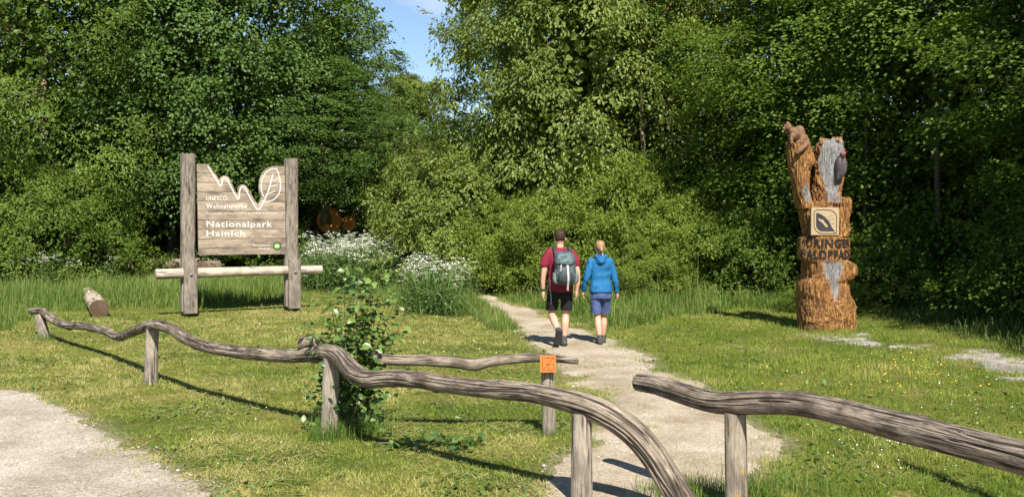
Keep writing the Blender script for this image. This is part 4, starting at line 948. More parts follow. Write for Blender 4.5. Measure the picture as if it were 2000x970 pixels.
# ================================================================ CARVED TRUNK
t0 = gpoint(1612, 642)
totem = empty('carved_trunk', t0, 0, 'orange carved tree trunk sculpture with a wildcat on top and a lettered ring', 'sculpture')
def tp(px, py): return ((px - 1612) / 108.0, (642 - py) / 108.0)
GREYP = [np.array(q, float) for q in (
    [(1596, 300), (1606, 274), (1642, 276), (1647, 290), (1644, 312), (1642, 340), (1636, 368), (1630, 396), (1612, 396), (1606, 372), (1596, 344), (1593, 320)],
    [(1566, 356), (1571, 368), (1579, 374), (1579, 398), (1566, 394), (1562, 376)],
    [(1593, 510), (1632, 511), (1629, 526), (1622, 544), (1624, 566), (1616, 590), (1611, 566), (1606, 548), (1595, 534)])]
def carved(name, rows, depth, yc, seed, groove=.022, parent=None, mat=None, nring=110, step=.02, slant=0.0, sup=2.4, low=.024, jag=0.0):
    """lofted trunk piece: rows (photo row, left, right); chiselled furrows are real relief"""
    rows = sorted(rows, key=lambda r: -r[0]); z = np.array([tp(0, r[0])[1] for r in rows]); xl = np.array([tp(r[1], 0)[0] for r in rows]); xr = np.array([tp(r[2], 0)[0] for r in rows])
    m = max(4, int((z[-1] - z[0]) / step)); zz = np.linspace(z[0], z[-1], m)
    L, Rr = np.interp(zz, z, xl), np.interp(zz, z, xr)
    ker = np.ones(3) / 3; sm = lambda a: np.convolve(np.pad(a, 1, 'edge'), ker, 'valid'); L, Rr = sm(L), sm(Rr)
    th = np.linspace(0, 2 * np.pi, nring, endpoint=False); ct, st = np.cos(th), np.sin(th)
    ct, st = np.sign(ct) * np.abs(ct) ** (2 / sup), np.sign(st) * np.abs(st) ** (2 / sup)
    cx, hw = (L + Rr) / 2, (Rr - L) / 2
    dp = np.broadcast_to(depth, (m,)) if np.ndim(depth) == 0 else np.interp(zz, z, depth)
    X = cx[:, None] + hw[:, None] * ct; Y = yc + dp[:, None] * st; Z = np.repeat(zz[:, None], nring, 1)
    q = np.stack([X, Y, Z], -1).reshape(-1, 3)
    nrm = norm(np.column_stack([np.tile(ct, m), np.tile(st, m), np.zeros(m * nring)]))
    pxy = np.column_stack([1612 + q[:, 0] * 108, 642 - q[:, 2] * 108])
    wob = (fbm(np.column_stack([pxy[:, 0] * .12, pxy[:, 1] * .12]), seed + 3, 2) - .5) * 8
    grey = np.zeros(len(q))
    for gp in GREYP: grey = np.maximum(grey, np.where(q[:, 1] < yc, np.clip(.5 - (sdpoly(pxy, gp) + wob * .4) / 3, 0, 1), 0))
    warp = (vnoise(q * 2.6 + seed, seed + 8) - .5) * .22
    fur = 1 - np.abs(2 * fbm(np.column_stack([(q[:, 0] + warp) * 38, q[:, 1] * 38, q[:, 2] * 3.6]) + seed * 1.3, seed, 2) - 1)
    lowf = fbm(q * 3.1 + seed, seed + 1, 2) - .5
    h = -groove * np.clip((fur - .62) / .38, 0, 1) ** 1.4 * 2.4 * (1 - .8 * grey) + low * lowf - .022 * grey
    q = q + nrm * h[:, None]
    if jag: q[-3 * nring:, 2] += (vnoise(np.column_stack([q[-3 * nring:, 0] * 22, q[-3 * nring:, 1] * 8]) + seed, seed) - .55) * jag
    if slant: q[-nring:, 2] += slant * (q[-nring:, 0] - cx[-1])
    deep = np.clip((fur - .70) / .30, 0, 1) ** 1.3 * (1 - grey) * .75
    a = Acc(); a.add(q, ring_faces(m, nring), grain=q * [1, 1, 1], grey=grey, deep=deep)
    for e, fl in ((0, 1), ((m - 1) * nring, 0)):
        rim = q[e:e + nring]; ce = rim.mean(0) + [0, 0, -.02 if fl else .02]; mid = ce + (rim - ce) * .6; j = np.arange(nring); jj = (j + 1) % nring
        a.add(np.vstack([rim, mid, ce]), [np.stack([j, jj, nring + jj, nring + j], 1)[:, ::(-1 if fl else 1)], np.stack([np.full(nring, 2 * nring), nring + j, nring + jj], 1)[:, ::(-1 if fl else 1)]],
              grain=np.vstack([rim, mid, ce]), grey=np.full(2 * nring + 1, grey[e:e + nring].mean() * .5), deep=np.zeros(2 * nring + 1))
    return link(name, a.mesh(name, True), mat, parent or totem)

def mat_totem():
    m, n, l, out = mat_new('carved_oak')
    a = n.new('ShaderNodeAttribute'); a.attribute_name = 'grain'
    mp = n.new('ShaderNodeMapping'); mp.inputs['Scale'].default_value = (42, 42, 3.0); l.new(a.outputs['Vector'], mp.inputs['Vector'])
    f = nd(n, 'ShaderNodeTexNoise', Scale=1.2, Detail=7.0, Roughness=.7); l.new(mp.outputs[0], f.inputs['Vector'])
    r = ramp(n, [(0.34, (0.19, 0.082, 0.020)), (0.5, (0.43, 0.215, 0.064)), (0.66, (0.56, 0.325, 0.12))]); l.new(f.outputs['Fac'], r.inputs['Fac'])
    big = nd(n, 'ShaderNodeTexNoise', Scale=4.0, Detail=4.0); l.new(a.outputs['Vector'], big.inputs['Vector'])
    br = ramp(n, [(0.35, (.72, .66, .62)), (0.65, (1.08, 1.06, 1.02))]); l.new(big.outputs['Fac'], br.inputs['Fac'])
    col = mix(n, l, 1.0, r.outputs['Color'], br.outputs['Color'], 'MULTIPLY')
    dp = n.new('ShaderNodeAttribute'); dp.attribute_name = 'deep'
    col = mix(n, l, dp.outputs['Fac'], col, (0.075, 0.030, 0.010))
    mpv = n.new('ShaderNodeMapping'); mpv.inputs['Scale'].default_value = (46, 46, 5.0); l.new(a.outputs['Vector'], mpv.inputs['Vector'])
    fv = nd(n, 'ShaderNodeTexNoise', Scale=1.0, Detail=1.5, Distortion=.6); l.new(mpv.outputs[0], fv.inputs['Vector'])
    fr = ramp(n, [(0.44, (0, 0, 0)), (0.485, (1, 1, 1)), (0.515, (1, 1, 1)), (0.56, (0, 0, 0))]); l.new(fv.outputs['Fac'], fr.inputs['Fac'])
    fg = ramp(n, [(0.40, (.15, .15, .15)), (0.55, (.85, .85, .85))]); l.new(big.outputs['Fac'], fg.inputs['Fac'])
    fm = n.new('ShaderNodeMath'); fm.operation = 'MULTIPLY'; l.new(fr.outputs['Color'], fm.inputs[0]); l.new(fg.outputs['Color'], fm.inputs[1])
    col = mix(n, l, fm.outputs[0], col, (0.07, 0.028, 0.010))
    gr = ramp(n, [(0.35, (0.05, 0.046, 0.044)), (0.45, (0.20, 0.192, 0.187)), (0.64, (0.33, 0.32, 0.31))]); l.new(f.outputs['Fac'], gr.inputs['Fac'])
    ga = n.new('ShaderNodeAttribute'); ga.attribute_name = 'grey'
    col = mix(n, l, ga.outputs['Fac'], col, gr.outputs['Color'])
    p = nd(n, 'ShaderNodeBsdfPrincipled', Roughness=.72); p.inputs['Specular IOR Level'].default_value = .3; l.new(col, p.inputs['Base Color'])
    hs = n.new('ShaderNodeMath'); hs.operation = 'SUBTRACT'; l.new(f.outputs['Fac'], hs.inputs[0]); l.new(fm.outputs[0], hs.inputs[1])
    b = nd(n, 'ShaderNodeBump', Strength=1.0, Distance=.022); l.new(hs.outputs[0], b.inputs['Height']); l.new(b.outputs[0], p.inputs['Normal'])
    l.new(p.outputs[0], out.inputs['Surface']); return m
M_oak = mat_totem()
carved('lower_trunk', [(652, 1560, 1669), (620, 1559, 1669), (600, 1558, 1669), (587, 1559, 1664), (572, 1558, 1656), (553, 1558, 1654), (548, 1561, 1656), (543, 1569, 1664), (533, 1568, 1671), (517, 1568, 1670), (512, 1569, 1658), (505, 1571, 1646)], .46, 0, 61, mat=M_oak, groove=.013)
ringo = carved('lettered_ring', [(510, 1564, 1652), (507, 1559, 1657), (488, 1558, 1658), (466, 1559, 1657), (462, 1565, 1650)], .43, -.01, 62, mat=M_oak, groove=.004, sup=2.0, low=.012)
carved('middle_trunk', [(466, 1573, 1640), (440, 1567, 1640), (410, 1561, 1640), (396, 1562, 1640)], .33, .06, 63, mat=M_oak)
carved('wildcat_trunk', [(408, 1558, 1588), (380, 1552, 1581), (350, 1546, 1580), (334, 1542, 1582), (322, 1540, 1593), (302, 1538, 1589), (284, 1537, 1582)], .24, .03, 64, mat=M_oak, groove=.011, jag=.05)
carved('woodpecker_trunk', [(408, 1578, 1640), (395, 1580, 1642), (370, 1583, 1645), (345, 1588, 1649), (320, 1590, 1651), (297, 1592, 1651), (283, 1597, 1648), (275, 1604, 1644)], .26, .05, 65, mat=M_oak, groove=.022, jag=.16)
carved('burl', [(462, 1617, 1650), (448, 1618, 1654), (436, 1618, 1650), (424, 1620, 1652), (408, 1620, 1655), (396, 1618, 1656), (389, 1624, 1652)], .2, -.17, 66, mat=M_oak, groove=.02)
# lettering round the ring
M_burnt = mat_plain('burnt_letters', (0.018, 0.015, 0.013), .75, .3, 40)
def ring_text(body, arc0, arc1, z0, z1):
    me = text_mesh('lettering', body, 1.0, .03, .5, 'LEFT', 1.15); co = np.array([v.co[:] for v in me.vertices])
    bm = bmesh.new(); bm.from_mesh(me); bmesh.ops.triangulate(bm, faces=bm.faces[:])
    for _ in range(2): bmesh.ops.subdivide_edges(bm, edges=[e for e in bm.edges if e.calc_length() > .12], cuts=1)
    bm.to_mesh(me); bm.free(); co = np.array([v.co[:] for v in me.vertices]); a, b = co.min(0), co.max(0)
    capm = text_mesh('t', 'N', 1.0, .045, 0); cz = np.array([v.co[2] for v in capm.vertices]); bpy.data.meshes.remove(capm)
    th = arc0 + (co[:, 0] - a[0]) / (b[0] - a[0]) * (arc1 - arc0); rr = np.where(co[:, 1] < 0, .024, -.03)
    z = z0 + (co[:, 2] - cz.min()) / (cz.max() - cz.min()) * (z1 - z0)
    me.vertices.foreach_set('co', np.column_stack([-.036 + (.43 + rr) * np.sin(th), -.01 - (.42 + rr) * np.cos(th), z]).astype(np.float32).ravel()); me.update()
    link('lettering', me, M_burnt, ringo)
ring_text('TH\u00dcRINGER', math.radians(-96), math.radians(58), tp(0, 484)[1], tp(0, 466.5)[1])
ring_text('WALDPFADE', math.radians(-82), math.radians(64), tp(0, 505.5)[1], tp(0, 487.5)[1])
# plaque
def c3(cx, cy): return tp(1470 + cx / 4.04, 220 + cy / 4.04)
YP = -.40
pq = link('plaque', poly_solid('plaque', [c3(410, 968), c3(622, 968), c3(622, 756), c3(412, 756)], YP, YP + .07), mat_plain('plaque_wood', (0.36, 0.27, 0.16), .6, .12, 12, .1, stretch=(1, 1, 6)), totem); pq['label'] = 'square pale wooden plaque with a dark leaf emblem'
M_ink = mat_plain('plaque_ink', (0.03, 0.028, 0.03), .6, .2, 40)
def em_shape(k):
    cx, cy = 518, 866; pts = []
    for (x, y, r, a0) in ((-1, -1, 22, 180), (1, -1, 62, 270), (1, 1, 10, 0), (-1, 1, 62, 90)):
        ox, oy = cx + x * (86 * k - r * k), cy + y * (90 * k - r * k)
        for t in np.linspace(a0, a0 + 90, 8): pts.append((ox + r * k * math.cos(math.radians(t)), oy + r * k * math.sin(math.radians(t))))
    return pts
ol = np.array([c3(*p) for p in em_shape(1.0)] + [c3(*em_shape(1.0)[0]), c3(*em_shape(1.0)[1])]); link('emblem_outline', strip_solid('emblem_outline', ol, .012, YP - .004, YP), M_ink, pq)
inner = em_shape(.82); half = [p for p in inner if (p[1] - 866) > (p[0] - 518) - 4]
half = sorted(half, key=lambda p: math.atan2(p[1] - 890, p[0] - 490))
link('emblem_leaf', poly_solid('emblem_leaf', [c3(*p) for p in half], YP - .004, YP), M_ink, pq)
link('emblem_needle', poly_solid('emblem_needle', [c3(*p) for p in [(452, 796), (490, 812), (515, 830), (545, 860), (565, 905), (600, 962), (560, 915), (520, 868), (470, 820)]], YP - .0075, YP - .0045), M_ink, pq)
link('emblem_feather', poly_solid('emblem_feather', [c3(*p) for p in [(462, 838), (478, 846), (500, 852), (520, 878), (538, 898), (530, 912), (515, 900), (498, 880), (480, 862), (468, 856)]], YP - .008, YP - .005), mat_plain('feather_tan', (0.36, 0.27, 0.16), .6), pq)
for a_, b_ in (((535, 830), (575, 815)), ((550, 850), (585, 845)), ((560, 880), (588, 882))):
    link('emblem_vein', strip_solid('emblem_vein', np.array([c3(*a_), c3((a_[0] + b_[0]) / 2, (a_[1] + b_[1]) / 2), c3(*b_)]), .005, YP - .003, YP), M_ink, pq)

def ball(a, c, r, n=12):
    c = np.array(c, float); r = np.broadcast_to(np.asarray(r, float), (3,)); t = np.linspace(0, np.pi, n); ph = np.linspace(0, 2 * np.pi, 2 * n, endpoint=False)
    V = np.array([[c[0] + r[0] * math.sin(x) * math.cos(y), c[1] + r[1] * math.sin(x) * math.sin(y), c[2] + r[2] * math.cos(x)] for x in t[1:-1] for y in ph]); k = 2 * n
    V = np.vstack([V, c + [0, 0, r[2]], c - [0, 0, r[2]]]); m = n - 2; j = np.arange(k); jj = (j + 1) % k; e = (m - 1) * k
    a.add(V, [ring_faces(m, k)[:, ::-1], np.vstack([np.stack([np.full(k, m * k), j, jj], 1), np.stack([np.full(k, m * k + 1), e + jj, e + j], 1)])])
def limb(a, pts, radii, n=14, k=None):
    """closed tapering tube with rounded ends"""
    P = np.column_stack([np.asarray(pts, float), np.asarray(radii, float)]); Q = catmull(P, k or max(8, 5 * len(P)))
    C, R = Q[:, :3], Q[:, 3]; T0, T1 = norm(C[0] - C[1]), norm(C[-1] - C[-2])
    add0 = [C[0] + T0 * R[0] * s for s in (.85, .5)]; add1 = [C[-1] + T1 * R[-1] * s for s in (.5, .85)]
    v, f = tube(np.vstack([add0, C, add1]), np.concatenate([[R[0] * .5, R[0] * .86], R, [R[-1] * .86, R[-1] * .5]]), n); a.add(v, f)
def W3(px, py, y): x, z = tp(px, py); return (x, y, z)
a = Acc()
ball(a, W3(1561, 265, .0), (.105, .14, .155)); ball(a, W3(1550, 265, -.02), (.085, .11, .13)); ball(a, W3(1543, 259, -.04), (.06, .075, .07)); ball(a, W3(1537.5, 252.5, -.05), (.075, .078, .07)); ball(a, W3(1530.5, 255.5, -.06), (.032, .04, .03))
limb(a, [W3(1545, 268, -.09), W3(1543, 276, -.11), W3(1543, 283, -.12)], [.04, .032, .03]); limb(a, [W3(1547, 268, .06), W3(1545, 276, .06), W3(1546, 283, .06)], [.04, .032, .03])
limb(a, [W3(1565, 274, -.12), W3(1560, 281, -.14), W3(1553, 283, -.15)], [.07, .055, .035])
limb(a, [W3(1571, 270, -.03), W3(1572, 281, -.14), W3(1565, 290, -.235), W3(1555, 297, -.265), W3(1549, 303, -.27)], [.045, .045, .048, .05, .038])
for sx, yy in ((1535.5, -.095), (1541.5, .0)): limb(a, [W3(sx + .5, 248, yy), W3(sx, 242.5, yy)], [.03, .012])
M_cat = mat_plain('carved_cat', (0.15, 0.082, 0.042), .7, .35, 22, .5, stretch=(1, 1, .5))
link('wildcat', wrinkle(remeshed('wildcat', a, .010, 1), .006, 26, 9), M_cat, totem)['label'] = 'carved wildcat crouching on the trunk top, tail hanging down'
a = Acc()
ball(a, W3(1631, 330, -.235), (.078, .075, .20)); ball(a, W3(1636, 308, -.26), (.05, .055, .062)); limb(a, [W3(1630, 343, -.24), W3(1627, 353, -.235), W3(1626, 358, -.225)], [.06, .04, .022])
limb(a, [W3(1640, 322, -.25), W3(1638, 340, -.27), W3(1632, 352, -.25)], [.05, .045, .02])
limb(a, [W3(1633, 306, -.29), W3(1627, 304, -.31)], [.02, .008])
wp = link('woodpecker', remeshed('woodpecker', a, .01, 2), mat_plain('carved_bird', (0.055, 0.045, 0.045), .55, .3, 25, .3), totem); wp['label'] = 'dark carved woodpecker with a red crown clinging to the grey wood'
a = Acc(); ball(a, W3(1637.5, 304.5, -.262), (.043, .052, .038)); link('red_crown', a.mesh('red_crown', True), mat_plain('red_crown', (0.32, 0.06, 0.06), .6), wp)

# ================================================================ HIKERS
M_skin = mat_plain('skin', (0.52, 0.30, 0.21), .5, .07, 14, sss=.08)
def fingers(a, w, tip, side, curl, s=1.0):
    """palm and five fingers from wrist w towards tip; side +1: thumb points +x"""
    w, tip = np.array(w, float), np.array(tip, float); d = norm(tip - w); f = np.array([0, 1.0, 0]) - d * d[1]; f = norm(f); o = np.cross(d, f)
    L = 0.092 * s; pc = w + d * L
    limb(a, [w, w + d * .03 * s, pc - d * .01], [.026 * s, .031 * s, .034 * s], 10)
    limb(a, [w + d * .04 * s + f * .022 * s, pc + f * .026 * s], [.022 * s, .018 * s], 8); limb(a, [w + d * .04 * s - f * .022 * s, pc - f * .026 * s], [.022 * s, .018 * s], 8)
    for i, (off, ln) in enumerate(((.033, .066), (.011, .075), (-.011, .07), (-.033, .055))):
        b = pc + f * off * s; inn = o * -side
        k1 = b + (d * .95 + inn * .25 * curl) * ln * .5 * s; k2 = k1 + (d * .6 + inn * .8 * curl) * ln * .5 * s
        limb(a, [b - d * .02, k1, k2], [.0100 * s, .0092 * s, .0078 * s], 8)
    tb = w + d * .035 * s + f * .024 * s
    limb(a, [tb, tb + (f * .8 + d * .7) * .035 * s, tb + (f * .8 + d * 1.5) * .05 * s], [.014 * s, .012 * s, .009 * s], 8)
def zloft(a, secs, n=22, sup=2.3):
    S = np.array(secs, float); Q = catmull(S, 4 * len(S)) if len(S) > 2 else S
    th = np.linspace(0, 2 * np.pi, n, endpoint=False); ct, st = np.cos(th), np.sin(th); ct, st = np.sign(ct) * np.abs(ct) ** (2 / sup), np.sign(st) * np.abs(st) ** (2 / sup)
    V = np.stack([Q[:, 0:1] + Q[:, 3:4] * ct, Q[:, 1:2] + Q[:, 4:5] * st, np.repeat(Q[:, 2:3], n, 1)], -1).reshape(-1, 3); m = len(Q)
    V = np.vstack([V, Q[0, :3], Q[-1, :3]]); j = np.arange(n); jj = (j + 1) % n; e = (m - 1) * n
    a.add(V, [ring_faces(m, n), np.vstack([np.stack([np.full(n, m * n), jj, j], 1), np.stack([np.full(n, m * n + 1), e + j, e + jj], 1)])])
def shoe(parent, ank, toe_dir, upv, mu, ms, L=.285):
    """low hiking shoe: upper fused in one piece, sole beneath. ank: ankle joint; toe_dir, upv: unit vectors"""
    ank = np.array(ank, float); t = norm(np.array(toe_dir, float)); u = norm(np.array(upv, float) - t * np.dot(upv, t)); h = ank - u * .075
    a = Acc()
    limb(a, [ank + u * .03, ank - u * .02], [.049, .052]); limb(a, [h - t * .055 + u * .025, h + t * .06 + u * .02, h + t * .15 + u * .004, h + t * .20 - u * .002], [.046, .047, .044, .034])
    limb(a, [ank + t * .01, h + t * .11 + u * .025], [.05, .04])
    s = link('shoe', remeshed('shoe', a, .009, 3), mu, parent)
    b = Acc(); side = np.cross(t, u); prof = [(-.10, .030), (-.06, .042), (0, .042), (.08, .047), (.15, .05), (.20, .043), (.232, .022)]
    V = []
    for q, w in prof:
        for sgn_, dz in ((-1, -.047), (1, -.047), (1, -.012), (-1, -.012)): V.append(h + t * q + side * sgn_ * w + u * (dz + (.012 if q > .19 else 0)))
    F = ring_faces(len(prof), 4); b.add(np.array(V), [F, np.array([[3, 2, 1, 0], [len(V) - 4, len(V) - 3, len(V) - 2, len(V) - 1]])])
    link('sole', b.mesh('sole'), ms, s)
    return s
def person(name, loc, label):
    return empty(name, loc, 0, label, 'person')

# ---- the man with the backpack
pm = gpoint(1094, 676); man = person('person', pm, 'hiker in a maroon T-shirt and black shorts walking away with a backpack')
a = Acc()
zloft(a, [(0, .0, .86, .165, .11), (0, 0, .98, .155, .105), (0, .005, 1.1, .15, .10), (0, .01, 1.25, .165, .11), (0, .01, 1.38, .18, .11), (0, .01, 1.48, .165, .09), (0, .01, 1.54, .09, .07)])
limb(a, [(0, .015, 1.48), (0, .02, 1.56), (0, .03, 1.64)], [.062, .058, .06])
zloft(a, [(0, .05, 1.585, .045, .055), (0, .045, 1.63, .066, .085), (0, .04, 1.70, .077, .098), (0, .035, 1.76, .076, .097), (0, .035, 1.80, .058, .075), (0, .035, 1.823, .02, .03)], sup=2.05)
ball(a, (0, .145, 1.68), (.016, .022, .024)); 
for sx in (-1, 1): ball(a, (sx * .082, .04, 1.685), (.014, .024, .034))
HW_L, HW_R = (-.265, .03, .865), (.262, .02, .88)
limb(a, [(-.17, .01, 1.475), (-.225, .0, 1.36), (-.255, -.02, 1.17), (-.272, .0, 1.0), HW_L], [.062, .052, .043, .038, .028]); limb(a, [(.17, .01, 1.475), (.228, .0, 1.36), (.268, -.03, 1.17), (.278, -.01, 1.02), HW_R], [.062, .052, .043, .038, .028])
fingers(a, HW_L, (-.265, .055, .72), -1, .8); fingers(a, HW_R, (.25, .05, .74), 1, .8)
KR, AR = (.088, .05, .50), (.062, -.02, .105); KL, AL = (-.128, .10, .51), (-.035, -.27, .255)
limb(a, [(.088, 0, .90), (.092, .03, .70), KR, (.078, .0, .36), (.068, -.015, .2), AR], [.098, .083, .058, .061, .045, .037]); limb(a, [(-.088, 0, .90), (-.112, .06, .70), KL, (-.10, -.06, .425), (-.065, -.18, .33), AL], [.098, .083, .058, .061, .045, .037])
limb(a, [AR, (.075, .08, .05)], [.035, .03]); limb(a, [AL, (-.06, -.22, .14)], [.035, .03])
link('body', remeshed('body', a, .009, 2), M_skin, man)
a = Acc()
zloft(a, [(0, .0, .865, .20, .135), (0, 0, .90, .20, .137), (0, 0, 1.0, .188, .13), (0, .005, 1.1, .185, .125), (0, .01, 1.25, .195, .13), (0, .01, 1.38, .205, .128), (0, .01, 1.47, .185, .105), (0, .01, 1.52, .115, .085), (0, .015, 1.545, .075, .072)])
for sx in (-1, 1): limb(a, [(sx * .16, .01, 1.465), (sx * .215, .0, 1.37), (sx * .245, -.008, 1.29)], [.078, .078, .073])
M_shirt = mat_plain('maroon_cotton', (0.185, 0.014, 0.030), .85, .16, 7, .35)
link('shirt', wrinkle(remeshed('shirt', a, .011, 3), .011, 9, 2, (1, 1, .6)), M_shirt, man)
a = Acc()
zloft(a, [(0, 0, .78, .185, .13), (0, 0, .86, .186, .128), (0, 0, .93, .175, .12)])
limb(a, [(.092, .0, .86), (.098, .03, .72), (.108, .045, .50)], [.105, .095, .09]); limb(a, [(-.092, .0, .86), (-.115, .055, .72), (-.134, .10, .50)], [.105, .095, .09])
M_blacksh = mat_plain('black_shorts', (0.010, 0.009, 0.011), .85, .2, 9, .35)
link('shorts', cut_below(wrinkle(remeshed('shorts', a, .011, 3), .009, 11, 5, (1, 1, .5)), .565), M_blacksh, man)
a = Acc()
zloft(a, [(0, .012, 1.645, .055, .052), (0, .018, 1.68, .079, .085), (0, .022, 1.73, .086, .10), (0, .028, 1.78, .084, .104), (0, .032, 1.812, .066, .085), (0, .035, 1.835, .028, .036)], sup=2.05)
link('hair', remeshed('hair', a, .008, 2), mat_plain('brown_hair', (0.040, 0.022, 0.016), .6, .4, 55, .8, stretch=(1, 1, .35)), man)
v, f = tube(np.array([(-.268, .02, .905), (-.266, .024, .88)]), .034, 14); wa = link('watch', new_mesh('watch', v, f), mat_plain('watch_black', (0.012, 0.012, 0.014), .4), man)
M_shoe = mat_plain('hiking_shoe', (0.055, 0.052, 0.050), .75, .5, 30, .3); M_sole = mat_plain('rubber_sole', (0.035, 0.033, 0.032), .85, .4, 45, .4)
shoe(man, AR, (.10, 1, -.02), (0, 0, 1), M_shoe, M_sole); shoe(man, AL, (-.22, .40, -.80), (0, .85, .45), M_shoe, M_sole)
M_sock = mat_plain('dark_sock', (0.05, 0.048, 0.048), .9)
for A_, B_ in ((AR, (.066, -.017, .165)), (AL, (-.045, -.235, .29))):
    a = Acc(); limb(a, [A_, B_], [.043, .044]); link('sock', a.mesh('sock', True), M_sock, man)

# ---- his backpack, carried but a thing of its own
bp = empty('backpack', (pm.x, pm.y, pm.z), 0, 'grey-teal hiking backpack with pale strap on the back of the hiker in maroon', 'backpack')
M_pack = mat_plain('pack_nylon', (0.070, 0.098, 0.105), .55, .28, 11, .5); M_pack2 = mat_plain('pack_dark', (0.035, 0.045, 0.050), .6, .25, 12, .4); M_strap = mat_plain('pale_webbing', (0.42, 0.42, 0.38), .7)
M_mesh = mat_plain('pack_grey', (0.17, 0.185, 0.18), .7, .3, 14, .4); M_teal = mat_plain('teal_piping', (0.16, 0.36, 0.32), .6)
X0 = .072
a = Acc(); zloft(a, [(X0, -.22, .985, .12, .07), (X0, -.235, 1.03, .158, .115), (X0, -.245, 1.12, .168, .135), (X0 - .005, -.24, 1.25, .16, .13), (X0 - .008, -.23, 1.36, .15, .12), (X0 - .008, -.22, 1.40, .13, .10)], sup=2.6)
link('main_bag', wrinkle(remeshed('main_bag', a, .011, 3), .011, 10, 11), M_pack, bp)
a = Acc(); zloft(a, [(X0 - .005, -.265, 1.285, .135, .10), (X0 - .008, -.265, 1.32, .158, .135), (X0 - .012, -.25, 1.40, .158, .13), (X0 - .015, -.23, 1.46, .135, .105), (X0 - .015, -.21, 1.49, .09, .07)], sup=2.6)
link('lid', wrinkle(remeshed('lid', a, .011, 3), .011, 11, 12), M_pack, bp)
a = Acc(); zloft(a, [(X0 + .0, -.30, 1.0, .10, .065), (X0, -.325, 1.05, .125, .075), (X0, -.335, 1.14, .122, .072), (X0, -.32, 1.22, .10, .06)], sup=2.6); link('front_pocket', remeshed('front_pocket', a, .011, 3), M_pack2, bp)
for sx in (-1, 1):
    a = Acc(); zloft(a, [(X0 + sx * .14, -.23, 1.0, .035, .07), (X0 + sx * .16, -.235, 1.06, .045, .09), (X0 + sx * .158, -.235, 1.17, .04, .085)], sup=2.4); link('side_pocket', remeshed('side_pocket', a, .01, 2), M_mesh, bp)
    v, f = tube(catmull(np.array([(X0 * .3 + sx * .125, .13, 1.28), (X0 * .3 + sx * .13, .11, 1.44), (X0 * .3 + sx * .125, .0, 1.545), (X0 * .5 + sx * .115, -.13, 1.47), (X0 * .6 + sx * .11, -.17, 1.38)]), 18), .027, 8); link('shoulder_strap', new_mesh('shoulder_strap', v, f, None, True), M_pack2, bp)
    v, f = tube(catmull(np.array([(X0 + sx * .14, -.15, 1.04), (X0 * .5 + sx * .195, -.06, 1.02), (X0 * .3 + sx * .215, .04, 1.0), (sx * .16, .125, .99)]), 12), .018, 6); link('hip_belt', new_mesh('hip_belt', v, f, None, True), M_pack2, bp)
def ribbon(name, pts, w, mat):
    C = catmull(np.array(pts), 16); T = norm(np.gradient(C, axis=0)); S = norm(np.cross(T, [0, -1.0, .05])) * w / 2; n_ = np.cross(S, T); n_ = norm(n_) * .003
    V = np.concatenate([C - S - n_, C + S - n_, C + S + n_, C - S + n_]).reshape(4, -1, 3).transpose(1, 0, 2).reshape(-1, 3); F = ring_faces(len(C), 4)
    link(name, new_mesh(name, V, [F, np.array([[3, 2, 1, 0], [len(V) - 4, len(V) - 3, len(V) - 2, len(V) - 1]])]), mat, bp)
ribbon('centre_strap', [(X0 + .02, -.375, 1.33), (X0 + .03, -.415, 1.2), (X0 + .035, -.42, 1.08), (X0 + .03, -.385, .99), (X0 + .028, -.35, .905)], .03, M_strap)
ribbon('lid_strap', [(X0 - .07, -.37, 1.34), (X0 - .075, -.385, 1.27), (X0 - .08, -.375, 1.2)], .018, M_strap)
ribbon('loose_strap', [(-.16, -.14, 1.06), (-.165, -.15, .92), (-.15, -.15, .8), (-.145, -.15, .68)], .012, M_pack2)
v, f = tube(catmull(np.array([(X0 - .12, -.36, 1.33), (X0 - .06, -.395, 1.36), (X0 + .04, -.395, 1.37), (X0 + .12, -.35, 1.36)]), 14), .006, 6); link('piping', new_mesh('piping', v, f, None, True), M_teal, bp)
v, f = tube(catmull(np.array([(X0 - .12, -.33, 1.40), (X0 - .05, -.37, 1.44), (X0 + .02, -.36, 1.45)]), 12), .005, 6); link('piping', new_mesh('piping', v, f, None, True), M_teal, bp)
v, f = tube(catmull(np.array([(X0 - .03, -.20, 1.49), (X0 - .02, -.21, 1.525), (X0 + .02, -.21, 1.525), (X0 + .03, -.20, 1.49)]), 10), .006, 6); link('grab_loop', new_mesh('grab_loop', v, f, None, True), M_pack2, bp)

# ---- the woman in blue
pw_ = gpoint(1173, 672); wom = person('person', pw_, 'hiker with fair tied-up hair in a bright blue hooded jacket and blue shorts')
a = Acc()
zloft(a, [(0, .0, .80, .16, .105), (0, 0, .9, .155, .10), (0, .005, 1.02, .125, .085), (0, .01, 1.15, .14, .095), (0, .01, 1.28, .155, .095), (0, .01, 1.36, .14, .08), (0, .01, 1.41, .07, .06)])
limb(a, [(0, .015, 1.36), (0, .02, 1.42), (0, .03, 1.5)], [.05, .048, .05])
zloft(a, [(-.005, .05, 1.445, .038, .05), (-.005, .045, 1.485, .058, .078), (-.005, .04, 1.55, .07, .092), (-.005, .035, 1.605, .069, .09), (-.005, .035, 1.64, .05, .068), (-.005, .035, 1.658, .018, .026)], sup=2.05)
ball(a, (-.005, .135, 1.53), (.014, .02, .022))
for sx in (-1, 1): ball(a, (-.005 + sx * .074, .04, 1.535), (.012, .02, .03))
WL, WR = (-.272, .07, .865), (.268, .05, .845)
limb(a, [(-.15, .01, 1.32), (-.19, .0, 1.2), (-.225, -.01, 1.07), (-.25, .03, .96), WL], [.05, .042, .036, .032, .024]); limb(a, [(.15, .01, 1.32), (.19, .0, 1.2), (.218, -.02, 1.07), (.245, .01, .96), WR], [.05, .042, .036, .032, .024])
fingers(a, WL, (-.285, .11, .74), -1, 1.0, .9); fingers(a, WR, (.275, .08, .72), 1, 1.0, .9)
